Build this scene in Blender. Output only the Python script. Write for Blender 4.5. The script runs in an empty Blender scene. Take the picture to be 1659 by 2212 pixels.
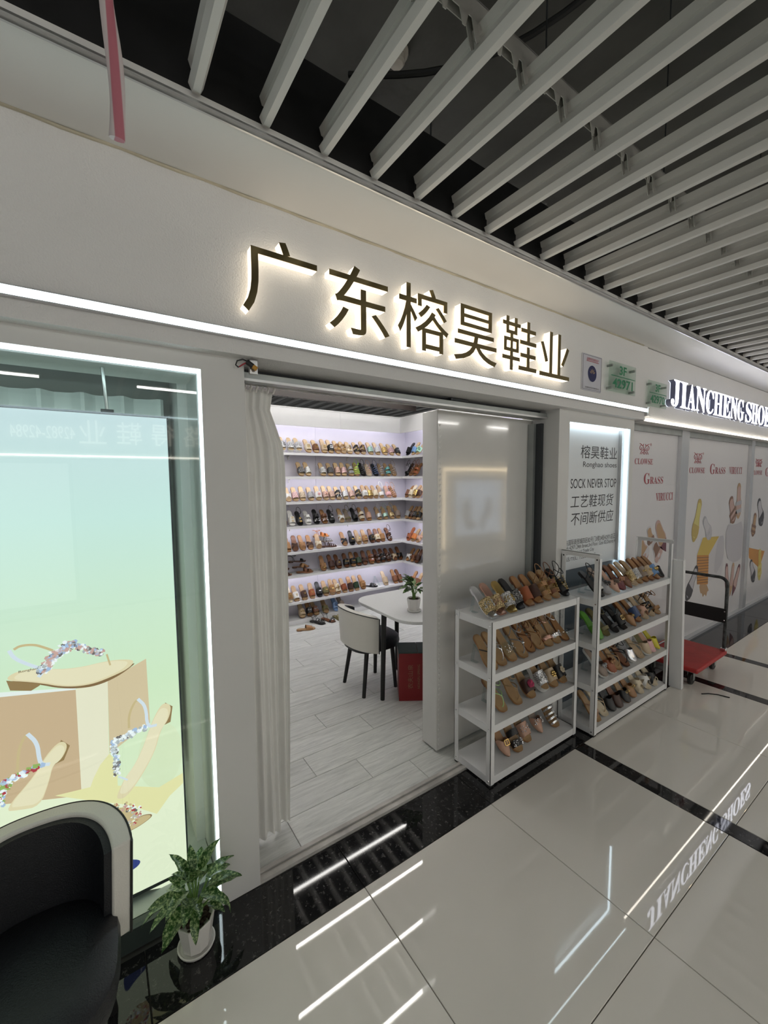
import bpy, math, random
from mathutils import Vector, Matrix

random.seed(7)
scene = bpy.context.scene
COL = scene.collection
R = math.radians

# ------------------------------------------------------------------ camera
yaw, pitch, roll, F = R(34.54), R(-4.465), R(-0.3886), 898.58
fwd = Vector((math.sin(yaw) * math.cos(pitch), math.cos(yaw) * math.cos(pitch), math.sin(pitch)))
rgt = Vector((math.cos(yaw), -math.sin(yaw), 0))
upv = rgt.cross(fwd)
r2 = rgt * math.cos(roll) + upv * math.sin(roll)
u2 = upv * math.cos(roll) - rgt * math.sin(roll)
cam_d = bpy.data.cameras.new('camera')
cam_d.sensor_fit = 'VERTICAL'
cam_d.sensor_height = 24.0
cam_d.lens = F * 24.0 / 2212.0
cam_d.clip_start = 0.02
cam = bpy.data.objects.new('camera', cam_d)
COL.objects.link(cam)
cam.matrix_world = Matrix(((r2.x, u2.x, -fwd.x, 0), (r2.y, u2.y, -fwd.y, -1.682), (r2.z, u2.z, -fwd.z, 1.743), (0, 0, 0, 1)))
scene.camera = cam

# ------------------------------------------------------------------ world, exposure
world = bpy.data.worlds.new('world')
scene.world = world
world.use_nodes = True
bg = world.node_tree.nodes['Background']
bg.inputs[0].default_value = (0.92, 0.96, 1.0, 1)
bg.inputs[1].default_value = 0.15
vs = scene.view_settings
vs.view_transform = 'Standard'
vs.look = 'None'
vs.exposure = 0.08
vs.gamma = 1.0
vs.use_curve_mapping = False
cy = scene.cycles
cy.max_bounces, cy.diffuse_bounces, cy.glossy_bounces, cy.transmission_bounces, cy.transparent_max_bounces = 6, 3, 4, 4, 12
cy.caustics_reflective = False
cy.caustics_refractive = False
cy.sample_clamp_indirect = 8.0
cy.adaptive_threshold = 0.05

# emission strengths (the lamps of the place)
E_LED, E_SIGN, E_TUBE, E_SHELF, E_WLED, E_SCREEN, E_NSIGN, E_NLED, E_OPP, E_BOX = 8, 1.5, 19, 17, 7, 0.95, 5, 12, 2.0, 8

# ------------------------------------------------------------------ mesh builder
class MB:
    def __init__(s):
        s.v, s.f, s.m = [], [], []

    def add(s, vs_, fs, mi=0):
        o = len(s.v)
        s.v += [tuple(p) for p in vs_]
        s.f += [tuple(i + o for i in f) for f in fs]
        s.m += [mi] * len(fs)
        return s

    def box(s, x0, x1, y0, y1, z0, z1, mi=0, M=None):
        P = [Vector((x, y, z)) for z in (z0, z1) for y in (y0, y1) for x in (x0, x1)]
        if M is not None:
            P = [M @ p for p in P]
        return s.add(P, [(0, 2, 3, 1), (4, 5, 7, 6), (0, 1, 5, 4), (2, 6, 7, 3), (0, 4, 6, 2), (1, 3, 7, 5)], mi)

    def tube(s, pts, r, n=8, closed=False, mi=0):
        pts = [Vector(p) for p in pts]
        N = len(pts)
        rr = r if isinstance(r, (list, tuple)) else [r] * N
        nrm = None
        vs_ = []
        for i, p in enumerate(pts):
            a = pts[(i - 1) % N] if (i or closed) else p
            b = pts[(i + 1) % N] if (i < N - 1 or closed) else p
            t = (b - a).normalized()
            if nrm is None:
                nrm = t.orthogonal().normalized()
            else:
                nrm = (nrm - t * nrm.dot(t))
                nrm = nrm.normalized() if nrm.length > 1e-6 else t.orthogonal().normalized()
            bn = t.cross(nrm)
            for k in range(n):
                A = 2 * math.pi * k / n
                vs_.append(p + (nrm * math.cos(A) + bn * math.sin(A)) * rr[i])
        fs = []
        for i in range(N if closed else N - 1):
            j = (i + 1) % N
            for k in range(n):
                fs.append((i * n + k, i * n + (k + 1) % n, j * n + (k + 1) % n, j * n + k))
        if not closed:
            fs.append(tuple(reversed(range(n))))
            fs.append(tuple((N - 1) * n + k for k in range(n)))
        return s.add(vs_, fs, mi)

    def lathe(s, prof, n=24, c=(0, 0, 0), mi=0):
        vs_, fs = [], []
        for r, z in prof:
            for k in range(n):
                A = 2 * math.pi * k / n
                vs_.append((c[0] + r * math.cos(A), c[1] + r * math.sin(A), c[2] + z))
        for i in range(len(prof) - 1):
            for k in range(n):
                fs.append((i * n + k, i * n + (k + 1) % n, (i + 1) * n + (k + 1) % n, (i + 1) * n + k))
        fs.append(tuple(reversed(range(n))))
        fs.append(tuple((len(prof) - 1) * n + k for k in range(n)))
        return s.add(vs_, fs, mi)

    def prism(s, poly, y0, y1, mi=0):
        """polygon in x-z, extruded in y"""
        n = len(poly)
        vs_ = [(x, y0, z) for x, z in poly] + [(x, y1, z) for x, z in poly]
        fs = [tuple(range(n)), tuple(reversed(range(n, 2 * n)))]
        for i in range(n):
            j = (i + 1) % n
            fs.append((i, i + n, j + n, j))
        return s.add(vs_, fs, mi)

    def prismz(s, poly, z0, z1, mi=0):
        n = len(poly)
        vs_ = [(x, y, z0) for x, y in poly] + [(x, y, z1) for x, y in poly]
        fs = [tuple(reversed(range(n))), tuple(range(n, 2 * n))]
        for i in range(n):
            j = (i + 1) % n
            fs.append((i, j, j + n, i + n))
        return s.add(vs_, fs, mi)

    def shell(s, fn, nu, nv, mi=0, closed_u=False):
        """fn(u, v, side) -> point ; side 0 outer, 1 inner"""
        vs_, fs = [], []
        cu = nu if closed_u else nu + 1
        for side in (0, 1):
            for i in range(cu):
                for j in range(nv + 1):
                    vs_.append(fn(i / nu, j / nv, side))
        off = cu * (nv + 1)
        id_ = lambda i, j, sd: sd * off + (i % cu) * (nv + 1) + j
        for i in range(nu):
            for j in range(nv):
                fs.append((id_(i, j, 0), id_(i + 1, j, 0), id_(i + 1, j + 1, 0), id_(i, j + 1, 0)))
                fs.append((id_(i, j, 1), id_(i, j + 1, 1), id_(i + 1, j + 1, 1), id_(i + 1, j, 1)))
        for i in range(nu):
            fs.append((id_(i, 0, 0), id_(i, 0, 1), id_(i + 1, 0, 1), id_(i + 1, 0, 0)))
            fs.append((id_(i, nv, 0), id_(i + 1, nv, 0), id_(i + 1, nv, 1), id_(i, nv, 1)))
        if not closed_u:
            for j in range(nv):
                fs.append((id_(0, j, 0), id_(0, j + 1, 0), id_(0, j + 1, 1), id_(0, j, 1)))
                fs.append((id_(nu, j, 0), id_(nu, j, 1), id_(nu, j + 1, 1), id_(nu, j + 1, 0)))
        return s.add(vs_, fs, mi)

    def ball(s, c, r, nu=8, nv=5, mi=0, sc=(1, 1, 1)):
        vs_ = [(c[0], c[1], c[2] + r * sc[2])]
        for j in range(1, nv):
            B = math.pi * j / nv
            for i in range(nu):
                A = 2 * math.pi * i / nu
                vs_.append((c[0] + r * sc[0] * math.sin(B) * math.cos(A), c[1] + r * sc[1] * math.sin(B) * math.sin(A), c[2] + r * sc[2] * math.cos(B)))
        vs_.append((c[0], c[1], c[2] - r * sc[2]))
        fs = [(0, 1 + i, 1 + (i + 1) % nu) for i in range(nu)]
        for j in range(nv - 2):
            for i in range(nu):
                a = 1 + j * nu + i
                b = 1 + j * nu + (i + 1) % nu
                fs.append((a, a + nu, b + nu, b))
        L = len(vs_) - 1
        o = 1 + (nv - 2) * nu
        fs += [(L, o + (i + 1) % nu, o + i) for i in range(nu)]
        return s.add(vs_, fs, mi)

    def mesh(s, name, smooth=True):
        m = bpy.data.meshes.new(name)
        m.from_pydata(s.v, [], s.f)
        if any(s.m):
            m.polygons.foreach_set('material_index', s.m)
        m.polygons.foreach_set('use_smooth', [smooth] * len(m.polygons))
        m.update()
        if smooth:
            m.set_sharp_from_angle(angle=R(38))
        return m


def link(name, me, mat, parent=None, loc=None, rot=None):
    o = bpy.data.objects.new(name, me)
    COL.objects.link(o)
    if mat is not None:
        mats = mat if isinstance(mat, (list, tuple)) else [mat]
        while len(me.materials) < len(mats):
            me.materials.append(None)
        for i, m in enumerate(mats):
            if me.users > 1 or True:
                o.material_slots[i].link = 'OBJECT'
                o.material_slots[i].material = m
    if parent is not None:
        o.parent = parent
    if loc is not None:
        o.location = loc
    if rot is not None:
        o.rotation_euler = rot
    return o


def obj(name, mb, mat, parent=None, loc=None, rot=None, smooth=True, bevel=0):
    o = link(name, mb.mesh(name, smooth), mat, parent, loc, rot)
    if bevel:
        b = o.modifiers.new('bevel', 'BEVEL')
        b.width = bevel
        b.segments = 2
        b.limit_method = 'ANGLE'
        b.angle_limit = R(40)
    return o


def tag(o, label=None, cat=None, group=None, kind=None):
    if label: o['label'] = label
    if cat: o['category'] = cat
    if group: o['group'] = group
    if kind: o['kind'] = kind
    return o


def thing(name, label, cat, loc=(0, 0, 0), rot=(0, 0, 0), group=None):
    o = bpy.data.objects.new(name, None)
    COL.objects.link(o)
    o.empty_display_size = 0.05
    o.location = loc
    o.rotation_euler = rot
    return tag(o, label, cat, group)


def struct(name, mb, mat, **k):
    return tag(obj(name, mb, mat, **k), kind='structure')


def box1(name, x0, x1, y0, y1, z0, z1, mat, parent=None, bevel=0):
    return obj(name, MB().box(x0, x1, y0, y1, z0, z1), mat, parent, bevel=bevel)


def copy_tree(o, parent=None):
    c = o.copy()
    COL.objects.link(c)
    c.parent = parent
    for ch in list(o.children):
        copy_tree(ch, c)
    return c


def text_mesh(s, x0, x1, z0, z1, y0, depth=0.0, flip=False, shear=0.0, bold_=0.0):
    """lettering fitted to a box on a wall plane facing -y (or +y when flipped)"""
    cu = bpy.data.curves.new('lettering', 'FONT')
    cu.body = s
    cu.size = 1
    cu.extrude = 0.5 if depth else 0.0
    cu.resolution_u = 4
    cu.offset = bold_
    o = bpy.data.objects.new('lettering', cu)
    COL.objects.link(o)
    dg = bpy.context.evaluated_depsgraph_get()
    me = bpy.data.meshes.new_from_object(o.evaluated_get(dg))
    bpy.data.objects.remove(o)
    bpy.data.curves.remove(cu)
    xs = [v.co.x for v in me.vertices]
    ys = [v.co.y for v in me.vertices]
    ax, bx, ay, by = min(xs), max(xs), min(ys), max(ys)
    for v in me.vertices:
        tx = (v.co.x - ax) / (bx - ax)
        tz = (v.co.y - ay) / max(by - ay, 1e-6)
        tx = tx + shear * (tz - 0.5)
        if flip:
            v.co = (x1 - tx * (x1 - x0), y0 + (v.co.z + 0.5) * depth, z0 + tz * (z1 - z0))
        else:
            v.co = (x0 + tx * (x1 - x0), y0 - (v.co.z + 0.5) * depth, z0 + tz * (z1 - z0))
    me.materials.clear()
    return me

# ------------------------------------------------------------------ materials
MATS = {}


def nodes_of(name):
    m = bpy.data.materials.new(name)
    m.use_nodes = True
    nt = m.node_tree
    return m, nt, nt.nodes['Principled BSDF']


def mat(name, col, rough=0.5, metal=0.0, spec=0.5, noise=None, bump=None, emit=None, trans=0, coat=0, ior=1.45, alpha=1):
    """noise=(scale, amount) small colour variation; bump=(scale, strength)"""
    if name in MATS:
        return MATS[name]
    m, nt, b = nodes_of(name)
    N, L = nt.nodes, nt.links
    b.inputs['Base Color'].default_value = (*col, 1)
    b.inputs['Roughness'].default_value = rough
    b.inputs['Metallic'].default_value = metal
    b.inputs['Specular IOR Level'].default_value = spec
    b.inputs['IOR'].default_value = ior
    b.inputs['Transmission Weight'].default_value = trans
    b.inputs['Coat Weight'].default_value = coat
    b.inputs['Coat Roughness'].default_value = 0.05
    tc = N.new('ShaderNodeTexCoord')
    if noise:
        n = N.new('ShaderNodeTexNoise')
        n.inputs['Scale'].default_value = noise[0]
        n.inputs['Detail'].default_value = 4
        L.new(tc.outputs['Object'], n.inputs['Vector'])
        r = N.new('ShaderNodeValToRGB')
        a = noise[1]
        r.color_ramp.elements[0].position = 0.3
        r.color_ramp.elements[1].position = 0.7
        r.color_ramp.elements[0].color = (*[c * (1 - a) for c in col], 1)
        r.color_ramp.elements[1].color = (*[min(1, c * (1 + a)) for c in col], 1)
        L.new(n.outputs['Fac'], r.inputs['Fac'])
        L.new(r.outputs['Color'], b.inputs['Base Color'])
    if bump:
        n2 = N.new('ShaderNodeTexNoise')
        n2.inputs['Scale'].default_value = bump[0]
        n2.inputs['Detail'].default_value = 3
        L.new(tc.outputs['Object'], n2.inputs['Vector'])
        bp = N.new('ShaderNodeBump')
        bp.inputs['Strength'].default_value = bump[1]
        bp.inputs['Distance'].default_value = 0.01
        L.new(n2.outputs['Fac'], bp.inputs['Height'])
        L.new(bp.outputs['Normal'], b.inputs['Normal'])
    if emit:
        b.inputs['Emission Color'].default_value = (*emit[0], 1)
        b.inputs['Emission Strength'].default_value = emit[1]
    MATS[name] = m
    return m


def emis(name, col, s):
    return mat(name, (0.8, 0.8, 0.8), 0.5, emit=(col, s))


WHITE_WALL = mat('white_plaster', (0.76, 0.75, 0.74), 0.55, noise=(1.5, 0.03), bump=(160, 0.35))
WHITE_PAINT = mat('white_paint', (0.67, 0.665, 0.65), 0.5, noise=(2, 0.03))
SOFFIT = mat('soffit_paint', (0.80, 0.79, 0.77), 0.5, noise=(0.8, 0.05))
BLACK_PAINT = mat('black_paint', (0.012, 0.012, 0.013), 0.6, noise=(8, 0.4))
CONCRETE = mat('dark_concrete', (0.11, 0.11, 0.10), 0.9, noise=(1.7, 0.35), bump=(12, 0.4))
STEEL = mat('grey_steel', (0.36, 0.38, 0.37), 0.38, 0.6, noise=(6, 0.12))
DARKSTEEL = mat('dark_steel', (0.05, 0.055, 0.06), 0.45, 0.3)
ALU = mat('brushed_aluminium', (0.62, 0.62, 0.62), 0.3, 0.9)
CHROME = mat('chrome', (0.8, 0.8, 0.82), 0.12, 1.0)
SLAT = mat('ceiling_slat_grey', (0.62, 0.60, 0.57), 0.45, noise=(3, 0.07))
CARRIER = mat('carrier_grey', (0.50, 0.49, 0.46), 0.55, noise=(9, 0.15))
RACKWHITE = mat('white_powder_coat', (0.80, 0.80, 0.80), 0.38, noise=(3, 0.03))
SHELFWHITE = mat('white_laminate', (0.80, 0.80, 0.81), 0.3, noise=(2, 0.03))
LILAC = mat('lilac_white_panel', (0.70, 0.675, 0.755), 0.4, noise=(2.5, 0.04))
BLACK = mat('black_plastic', (0.012, 0.012, 0.012), 0.45)
BLACKLEATHER = mat('black_leatherette', (0.010, 0.011, 0.014), 0.42, bump=(260, 0.25))
WHITELEATHER = mat('white_leatherette', (0.72, 0.70, 0.64), 0.42, bump=(260, 0.15), noise=(6, 0.03))
CURTAIN = mat('white_curtain', (0.84, 0.83, 0.80), 0.8, noise=(10, 0.03))
CERAMIC = mat('white_ceramic', (0.74, 0.72, 0.69), 0.3)
SOIL = mat('clay_pebbles', (0.05, 0.032, 0.022), 0.9, noise=(90, 0.5))
GREYBLUE = mat('grey_blue_panel', (0.13, 0.16, 0.19), 0.12)


def glass_mat(name, tint, rough=0.0):
    """thin pane: clear with a mirror-like film"""
    m, nt, b = nodes_of(name)
    N, L = nt.nodes, nt.links
    N.remove(b)
    out = N['Material Output']
    tr = N.new('ShaderNodeBsdfTransparent')
    tr.inputs[0].default_value = (*tint, 1)
    gl = N.new('ShaderNodeBsdfGlossy')
    gl.inputs['Roughness'].default_value = rough
    fr = N.new('ShaderNodeFresnel')
    fr.inputs[0].default_value = 1.55
    ml = N.new('ShaderNodeMath')
    ml.operation = 'MULTIPLY'
    ge = N.new('ShaderNodeNewGeometry')
    sb = N.new('ShaderNodeMath')
    sb.operation = 'SUBTRACT'
    sb.inputs[0].default_value = 1.0
    L.new(ge.outputs['Backfacing'], sb.inputs[1])
    L.new(fr.outputs[0], ml.inputs[0])
    L.new(sb.outputs[0], ml.inputs[1])
    mx = N.new('ShaderNodeMixShader')
    L.new(ml.outputs[0], mx.inputs[0])
    L.new(tr.outputs[0], mx.inputs[1])
    L.new(gl.outputs[0], mx.inputs[2])
    L.new(mx.outputs[0], out.inputs[0])
    return m


GLASS = glass_mat('window_glass', (0.94, 0.98, 0.965))
ACRYLIC = glass_mat('clear_acrylic', (0.93, 0.96, 0.96))
PLATEGLASS = glass_mat('green_tinted_glass', (0.88, 0.935, 0.90))


def tile_mat(name, c0, c1, rough, scale, spec=0.5):
    m, nt, b = nodes_of(name)
    N, L = nt.nodes, nt.links
    tc = N.new('ShaderNodeTexCoord')
    oi = N.new('ShaderNodeObjectInfo')
    ad = N.new('ShaderNodeVectorMath')
    ad.operation = 'ADD'
    L.new(tc.outputs['Object'], ad.inputs[0])
    L.new(oi.outputs['Location'], ad.inputs[1])
    n = N.new('ShaderNodeTexNoise')
    n.inputs['Scale'].default_value = scale
    n.inputs['Detail'].default_value = 5
    L.new(ad.outputs[0], n.inputs['Vector'])
    r = N.new('ShaderNodeValToRGB')
    r.color_ramp.elements[0].position = 0.3
    r.color_ramp.elements[1].position = 0.72
    r.color_ramp.elements[0].color = (*c0, 1)
    r.color_ramp.elements[1].color = (*c1, 1)
    L.new(n.outputs['Fac'], r.inputs['Fac'])
    hs = N.new('ShaderNodeHueSaturation')
    mr = N.new('ShaderNodeMapRange')
    mr.inputs['To Min'].default_value = 0.96
    mr.inputs['To Max'].default_value = 1.04
    L.new(oi.outputs['Random'], mr.inputs['Value'])
    L.new(mr.outputs[0], hs.inputs['Value'])
    L.new(r.outputs['Color'], hs.inputs['Color'])
    L.new(hs.outputs['Color'], b.inputs['Base Color'])
    b.inputs['Roughness'].default_value = rough
    b.inputs['Specular IOR Level'].default_value = spec
    return m


TILE = tile_mat('polished_beige_tile', (0.76, 0.725, 0.665), (0.82, 0.785, 0.72), 0.02, 1.1, 0.6)
GROUT = mat('dark_grout', (0.10, 0.095, 0.085), 0.8)


def granite_mat():
    m, nt, b = nodes_of('black_granite')
    N, L = nt.nodes, nt.links
    tc = N.new('ShaderNodeTexCoord')
    v = N.new('ShaderNodeTexNoise')
    v.inputs['Scale'].default_value = 46
    v.inputs['Detail'].default_value = 6
    v.inputs['Roughness'].default_value = 0.75
    L.new(tc.outputs['Object'], v.inputs['Vector'])
    r = N.new('ShaderNodeValToRGB')
    e = r.color_ramp.elements
    e[0].position, e[0].color = 0.56, (0.012, 0.012, 0.013, 1)
    e[1].position, e[1].color = 0.76, (0.20, 0.19, 0.18, 1)
    L.new(v.outputs['Fac'], r.inputs['Fac'])
    L.new(r.outputs['Color'], b.inputs['Base Color'])
    b.inputs['Roughness'].default_value = 0.035
    return m


GRANITE = granite_mat()


def wood_mat():
    m, nt, b = nodes_of('grey_wood_plank')
    N, L = nt.nodes, nt.links
    tc = N.new('ShaderNodeTexCoord')
    oi = N.new('ShaderNodeObjectInfo')
    ad = N.new('ShaderNodeVectorMath')
    ad.operation = 'ADD'
    L.new(tc.outputs['Object'], ad.inputs[0])
    cx = N.new('ShaderNodeCombineXYZ')
    mu = N.new('ShaderNodeMath')
    mu.operation = 'MULTIPLY'
    mu.inputs[1].default_value = 37
    L.new(oi.outputs['Random'], mu.inputs[0])
    L.new(mu.outputs[0], cx.inputs[0])
    L.new(mu.outputs[0], cx.inputs[1])
    L.new(cx.outputs[0], ad.inputs[1])
    mp = N.new('ShaderNodeMapping')
    mp.inputs['Scale'].default_value = (1.6, 17, 1)
    L.new(ad.outputs[0], mp.inputs['Vector'])
    n = N.new('ShaderNodeTexNoise')
    n.inputs['Scale'].default_value = 2.6
    n.inputs['Detail'].default_value = 7
    n.inputs['Roughness'].default_value = 0.68
    n.inputs['Distortion'].default_value = 1.2
    L.new(mp.outputs[0], n.inputs['Vector'])
    r = N.new('ShaderNodeValToRGB')
    e = r.color_ramp.elements
    e[0].position, e[0].color = 0.30, (0.50, 0.51, 0.485, 1)
    e[1].position, e[1].color = 0.62, (0.74, 0.75, 0.715, 1)
    L.new(n.outputs['Fac'], r.inputs['Fac'])
    hs = N.new('ShaderNodeHueSaturation')
    mr = N.new('ShaderNodeMapRange')
    mr.inputs['To Min'].default_value = 0.93
    mr.inputs['To Max'].default_value = 1.07
    L.new(oi.outputs['Random'], mr.inputs['Value'])
    L.new(mr.outputs[0], hs.inputs['Value'])
    L.new(r.outputs['Color'], hs.inputs['Color'])
    L.new(hs.outputs['Color'], b.inputs['Base Color'])
    b.inputs['Roughness'].default_value = 0.3
    return m


WOOD = wood_mat()

M_LED = emis('cool_led', (0.74, 0.93, 1.0), E_LED)
M_WLED = emis('window_led', (0.80, 0.95, 1.0), E_WLED)
M_BLED = emis('case_led', (0.72, 0.90, 1.0), E_BOX)
M_SIGNSIDE = emis('warm_lit_acrylic', (1.0, 0.86, 0.66), E_SIGN)
M_TUBE = emis('tube_light', (1.0, 0.98, 0.94), E_TUBE)
M_SHELFLED = emis('shelf_led', (0.93, 0.92, 1.0), E_SHELF)
M_NSIGN = emis('neighbour_letter_face', (0.86, 0.88, 1.0), E_NSIGN)
M_NGLOW = emis('neighbour_letter_glow', (0.78, 0.84, 1.0), 1.1)
M_NLED = emis('neighbour_led', (1.0, 0.93, 0.80), E_NLED)

# ================================================================== THE SETTING
# ---- floor: slab below, tiles, granite, planks as pieces on it
floor = struct('floor', MB().box(-4.2, 13.2, -5.25, 3.3, -0.06, -0.012), GROUT)


def slab(name, x0, x1, y0, y1, m, g=0.0016, key={}):
    w, d = round(x1 - x0 - 2 * g, 4), round(y1 - y0 - 2 * g, 4)
    k = (name, w, d)
    if k not in key:
        b = 0.0015
        P = [(-w / 2, -d / 2, -0.012), (w / 2, -d / 2, -0.012), (w / 2, d / 2, -0.012), (-w / 2, d / 2, -0.012),
             (-w / 2, -d / 2, -b), (w / 2, -d / 2, -b), (w / 2, d / 2, -b), (-w / 2, d / 2, -b),
             (-w / 2 + b, -d / 2 + b, 0), (w / 2 - b, -d / 2 + b, 0), (w / 2 - b, d / 2 - b, 0), (-w / 2 + b, d / 2 - b, 0)]
        fs = [(0, 3, 2, 1), (8, 9, 10, 11)]
        for i in range(4):
            j = (i + 1) % 4
            fs += [(i, j, j + 4, i + 4), (i + 4, j + 4, j + 8, i + 8)]
        key[k] = MB().add(P, fs).mesh(name, smooth=False)
    return link(name, key[k], m, floor, ((x0 + x1) / 2, (y0 + y1) / 2, 0))


tile_x = [(-4.137 + 0.8 * i + 0.0, -4.137 + 0.8 * (i + 1)) for i in range(8)] + [(2.263, 2.263)]
tile_x = []
x = 2.461
while x > -4:
    tile_x.append((x - 0.8, x))
    x -= 0.8
tile_x += [(2.564, 3.36), (3.36, 4.15), (4.25, 4.97)]
x = 5.07
k = 0
strips = [(2.461, 2.564), (4.15, 4.25), (4.97, 5.07)]
while x < 13:
    tile_x.append((x, x + 0.8))
    x += 0.8
    k += 1
    if k % 3 == 0:
        strips.append((x, x + 0.1))
        x += 0.1
for a, b_ in tile_x:
    y = -0.265
    while y > -5.0:
        slab('floor_tile', a, b_, y - 0.798, y, TILE)
        y -= 0.798
    slab('granite_slab', a, b_, -0.265, 0.0 if b_ < 3.7 else 0.06, GRANITE)
for a, b_ in strips:
    slab('granite_strip', a, b_, -5.05, -0.265, GRANITE)
    slab('granite_slab', a, b_, -0.265, 0.0 if b_ < 3.7 else 0.06, GRANITE)
# planks inside the shop
off = [1.25, 0.983, 1.517]
row, y = 0, 0.265 - 0.2
while y < 3.18:
    o0 = off[(row - 1) % 3] - 0.8 * 2
    xx = o0
    while xx < 3.72:
        a, b_ = max(xx, 0.36), min(xx + 0.8, 3.74)
        if b_ - a > 0.04:
            slab('floor_plank', a, b_, y, min(y + 0.2, 3.19), WOOD, g=0.0012)
        xx += 0.8
    y += 0.2
    row += 1
MARBLE = mat('grey_marble', (0.52, 0.50, 0.47), 0.15, noise=(7, 0.25))
thr = MB().box(0.497, 2.61, 0.002, 0.024, -0.01, 0.014).box(0.497, 2.61, 0.044, 0.064, -0.01, 0.012).box(0.497, 2.61, 0.024, 0.044, -0.01, 0.004)
obj('door_threshold', thr, MARBLE, floor)

# ---- shop front walls
wf = MB()
wf.box(0.338, 0.497, 0.0, 0.30, 0.0, 2.215)            # slim pillar beside the window
wf.box(-2.6, 0.338, 0.0, 0.30, 2.155, 2.215)           # above the window
wf.box(-2.6, 0.338, 0.06, 0.30, 0.0, 0.05)             # below the window
wf.box(-2.6, -2.2, 0.0, 0.30, 0.05, 2.155)
wf.box(2.61, 2.735, 0.0, 0.30, 0.0, 2.215)             # pillar with the notice case
wf.box(3.60, 3.66, 0.0, 0.30, 0.0, 2.215)
wf.box(2.735, 3.60, 0.0, 0.30, 2.137, 2.215)
wf.box(2.735, 3.60, 0.0, 0.30, 0.0, 0.04)
wf.box(2.735, 3.60, 0.075, 0.30, 0.04, 2.137)
struct('wall_front', wf, WHITE_PAINT)
struct('trim_1', MB().box(-2.6, 3.716, -0.055, 0.30, 2.2151, 2.795), WHITE_WALL)
struct('trim_2', MB().box(-4.2, 13.2, -0.345, 0.30, 2.7952, 2.835), SOFFIT)
struct('trim_3', MB().box(-4.2, 13.2, -0.352, -0.3455, 2.788, 2.812).box(-4.2, 13.2, -0.36, -0.352, 2.80, 2.806), ALU)
struct('trim_4', MB().box(-4.2, 13.2, -0.345, -0.30, 2.836, 3.10).box(-4.2, 13.2, -0.30, 0.30, 3.06, 3.10), BLACK_PAINT)
bead = [(-2.6 + 0.08 * i, -0.057, 2.793 + 0.0015 * math.sin(i * 1.9) + 0.001 * math.sin(i * 4.3)) for i in range(79)]
struct('trim_8', MB().tube(bead, 0.0055, 6), mat('yellowed_sealant', (0.56, 0.51, 0.39), 0.6, noise=(6, 0.2)))
# neighbour's front
nf = MB().box(3.7165, 13.2, -0.045, 0.30, 2.205, 2.79)
struct('trim_5', nf, WHITE_WALL)
nb = MB().box(3.6605, 13.2, 0.14, 0.30, 0.0, 2.20)
struct('wall_neighbour', nb, WHITE_PAINT)

# ---- shop interior
struct('wall_back', MB().box(0.30, 3.80, 3.191, 3.27, 0.0, 2.588), WHITE_PAINT)
struct('wall_right', MB().box(3.741, 3.80, 0.30, 3.19, 0.0, 2.588), WHITE_PAINT)
struct('wall_left', MB().box(0.30, 0.36, 0.301, 3.19, 0.0, 2.588), WHITE_PAINT)

# ---- opposite side of the corridor
ow = MB().box(-4.2, 13.2, -5.4, -5.2, 0.0, 2.05).box(-4.2, 13.2, -5.4, -5.15, 2.05, 2.84)
wall_opp = struct('wall_opposite', ow, WHITE_PAINT)

# ---- ceiling: concrete slab, hanging slats, carriers
ceil = struct('ceiling', MB().box(-4.2, 13.2, -5.4, 10.0, 3.62, 3.75).box(-4.2, 13.2, -3.0, -2.7, 3.35, 3.62).box(3.9, 4.2, -5.4, 0.3, 3.4, 3.62), CONCRETE)
prof = [(0.010, 0.0), (0.020, 0.021), (0.004, 0.025), (0.004, 0.056), (0.011, 0.058), (0.018, 0.080)]
prof = [(-x, z) for x, z in reversed(prof)] + prof
prof = list(prof)
sl = MB().prism(prof, -4.45, 0.0).mesh('ceiling_slat', smooth=False)
for i in range(64):
    x = 0.282 + 0.198 * i
    link('ceiling_slat', sl, SLAT, ceil, (x, -0.362, 2.818))
struct('wall_light_block', MB().box(-4.2, 13.2, 9.9, 10.0, 0.0, 3.62), BLACK_PAINT)  # unseen black wall, added to close off stray world light
sl2 = MB().prism(prof, 0.0, 9.0).mesh('ceiling_slat', smooth=False)
for i in range(38):
    x = 0.40 + 0.198 * i
    link('ceiling_slat', sl2, SLAT, ceil, (x, 0.55, 2.86))
for yc in (-0.86, -2.3, -3.8):
    cr = MB()
    cr.box(-0.05, 12.95, yc - 0.011, yc - 0.009, 2.905, 2.955).box(-0.05, 12.95, yc + 0.009, yc + 0.011, 2.905, 2.955).box(-0.05, 12.95, yc - 0.011, yc + 0.011, 2.953, 2.957)
    for i in range(64):
        x = 0.282 + 0.198 * i
        for sx in (-1, 1):
            for yy in (yc - 0.011, yc + 0.009):
                xs = x + sx * 0.026
                cr.prism([(xs - 0.012, 2.906), (xs + 0.012, 2.906), (xs + 0.012 - sx * 0.006, 2.862), (xs - sx * 0.006, 2.852), (xs - 0.012 - sx * 0.006 + 0.006, 2.862)], yy, yy + 0.002)
            # carrier fingers between the slats
            xf = x + sx * 0.066
            cr.prism([(xf - 0.016, 2.906), (xf + 0.016, 2.906), (xf + 0.006, 2.872), (xf - 0.004, 2.872)], yc - 0.011, yc - 0.009)
    obj('ceiling_carrier', cr, CARRIER, ceil, smooth=False)
for (hx, hy) in ((0.376, -0.86), (1.16, -0.86), (1.95, -0.86), (3.1, -0.86), (4.4, -0.86), (1.5, -2.3), (3.3, -2.3)):
    obj('hanger_wire', MB().tube([(hx, hy, 2.955), (hx, hy, 3.62)], 0.0025, 6), DARKSTEEL, ceil)
M_CORR_FILL = emis('added_corridor_fill', (1.0, 0.97, 0.92), 31)  # out-of-view tubes, added to throw more light on the corridor floor
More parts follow.
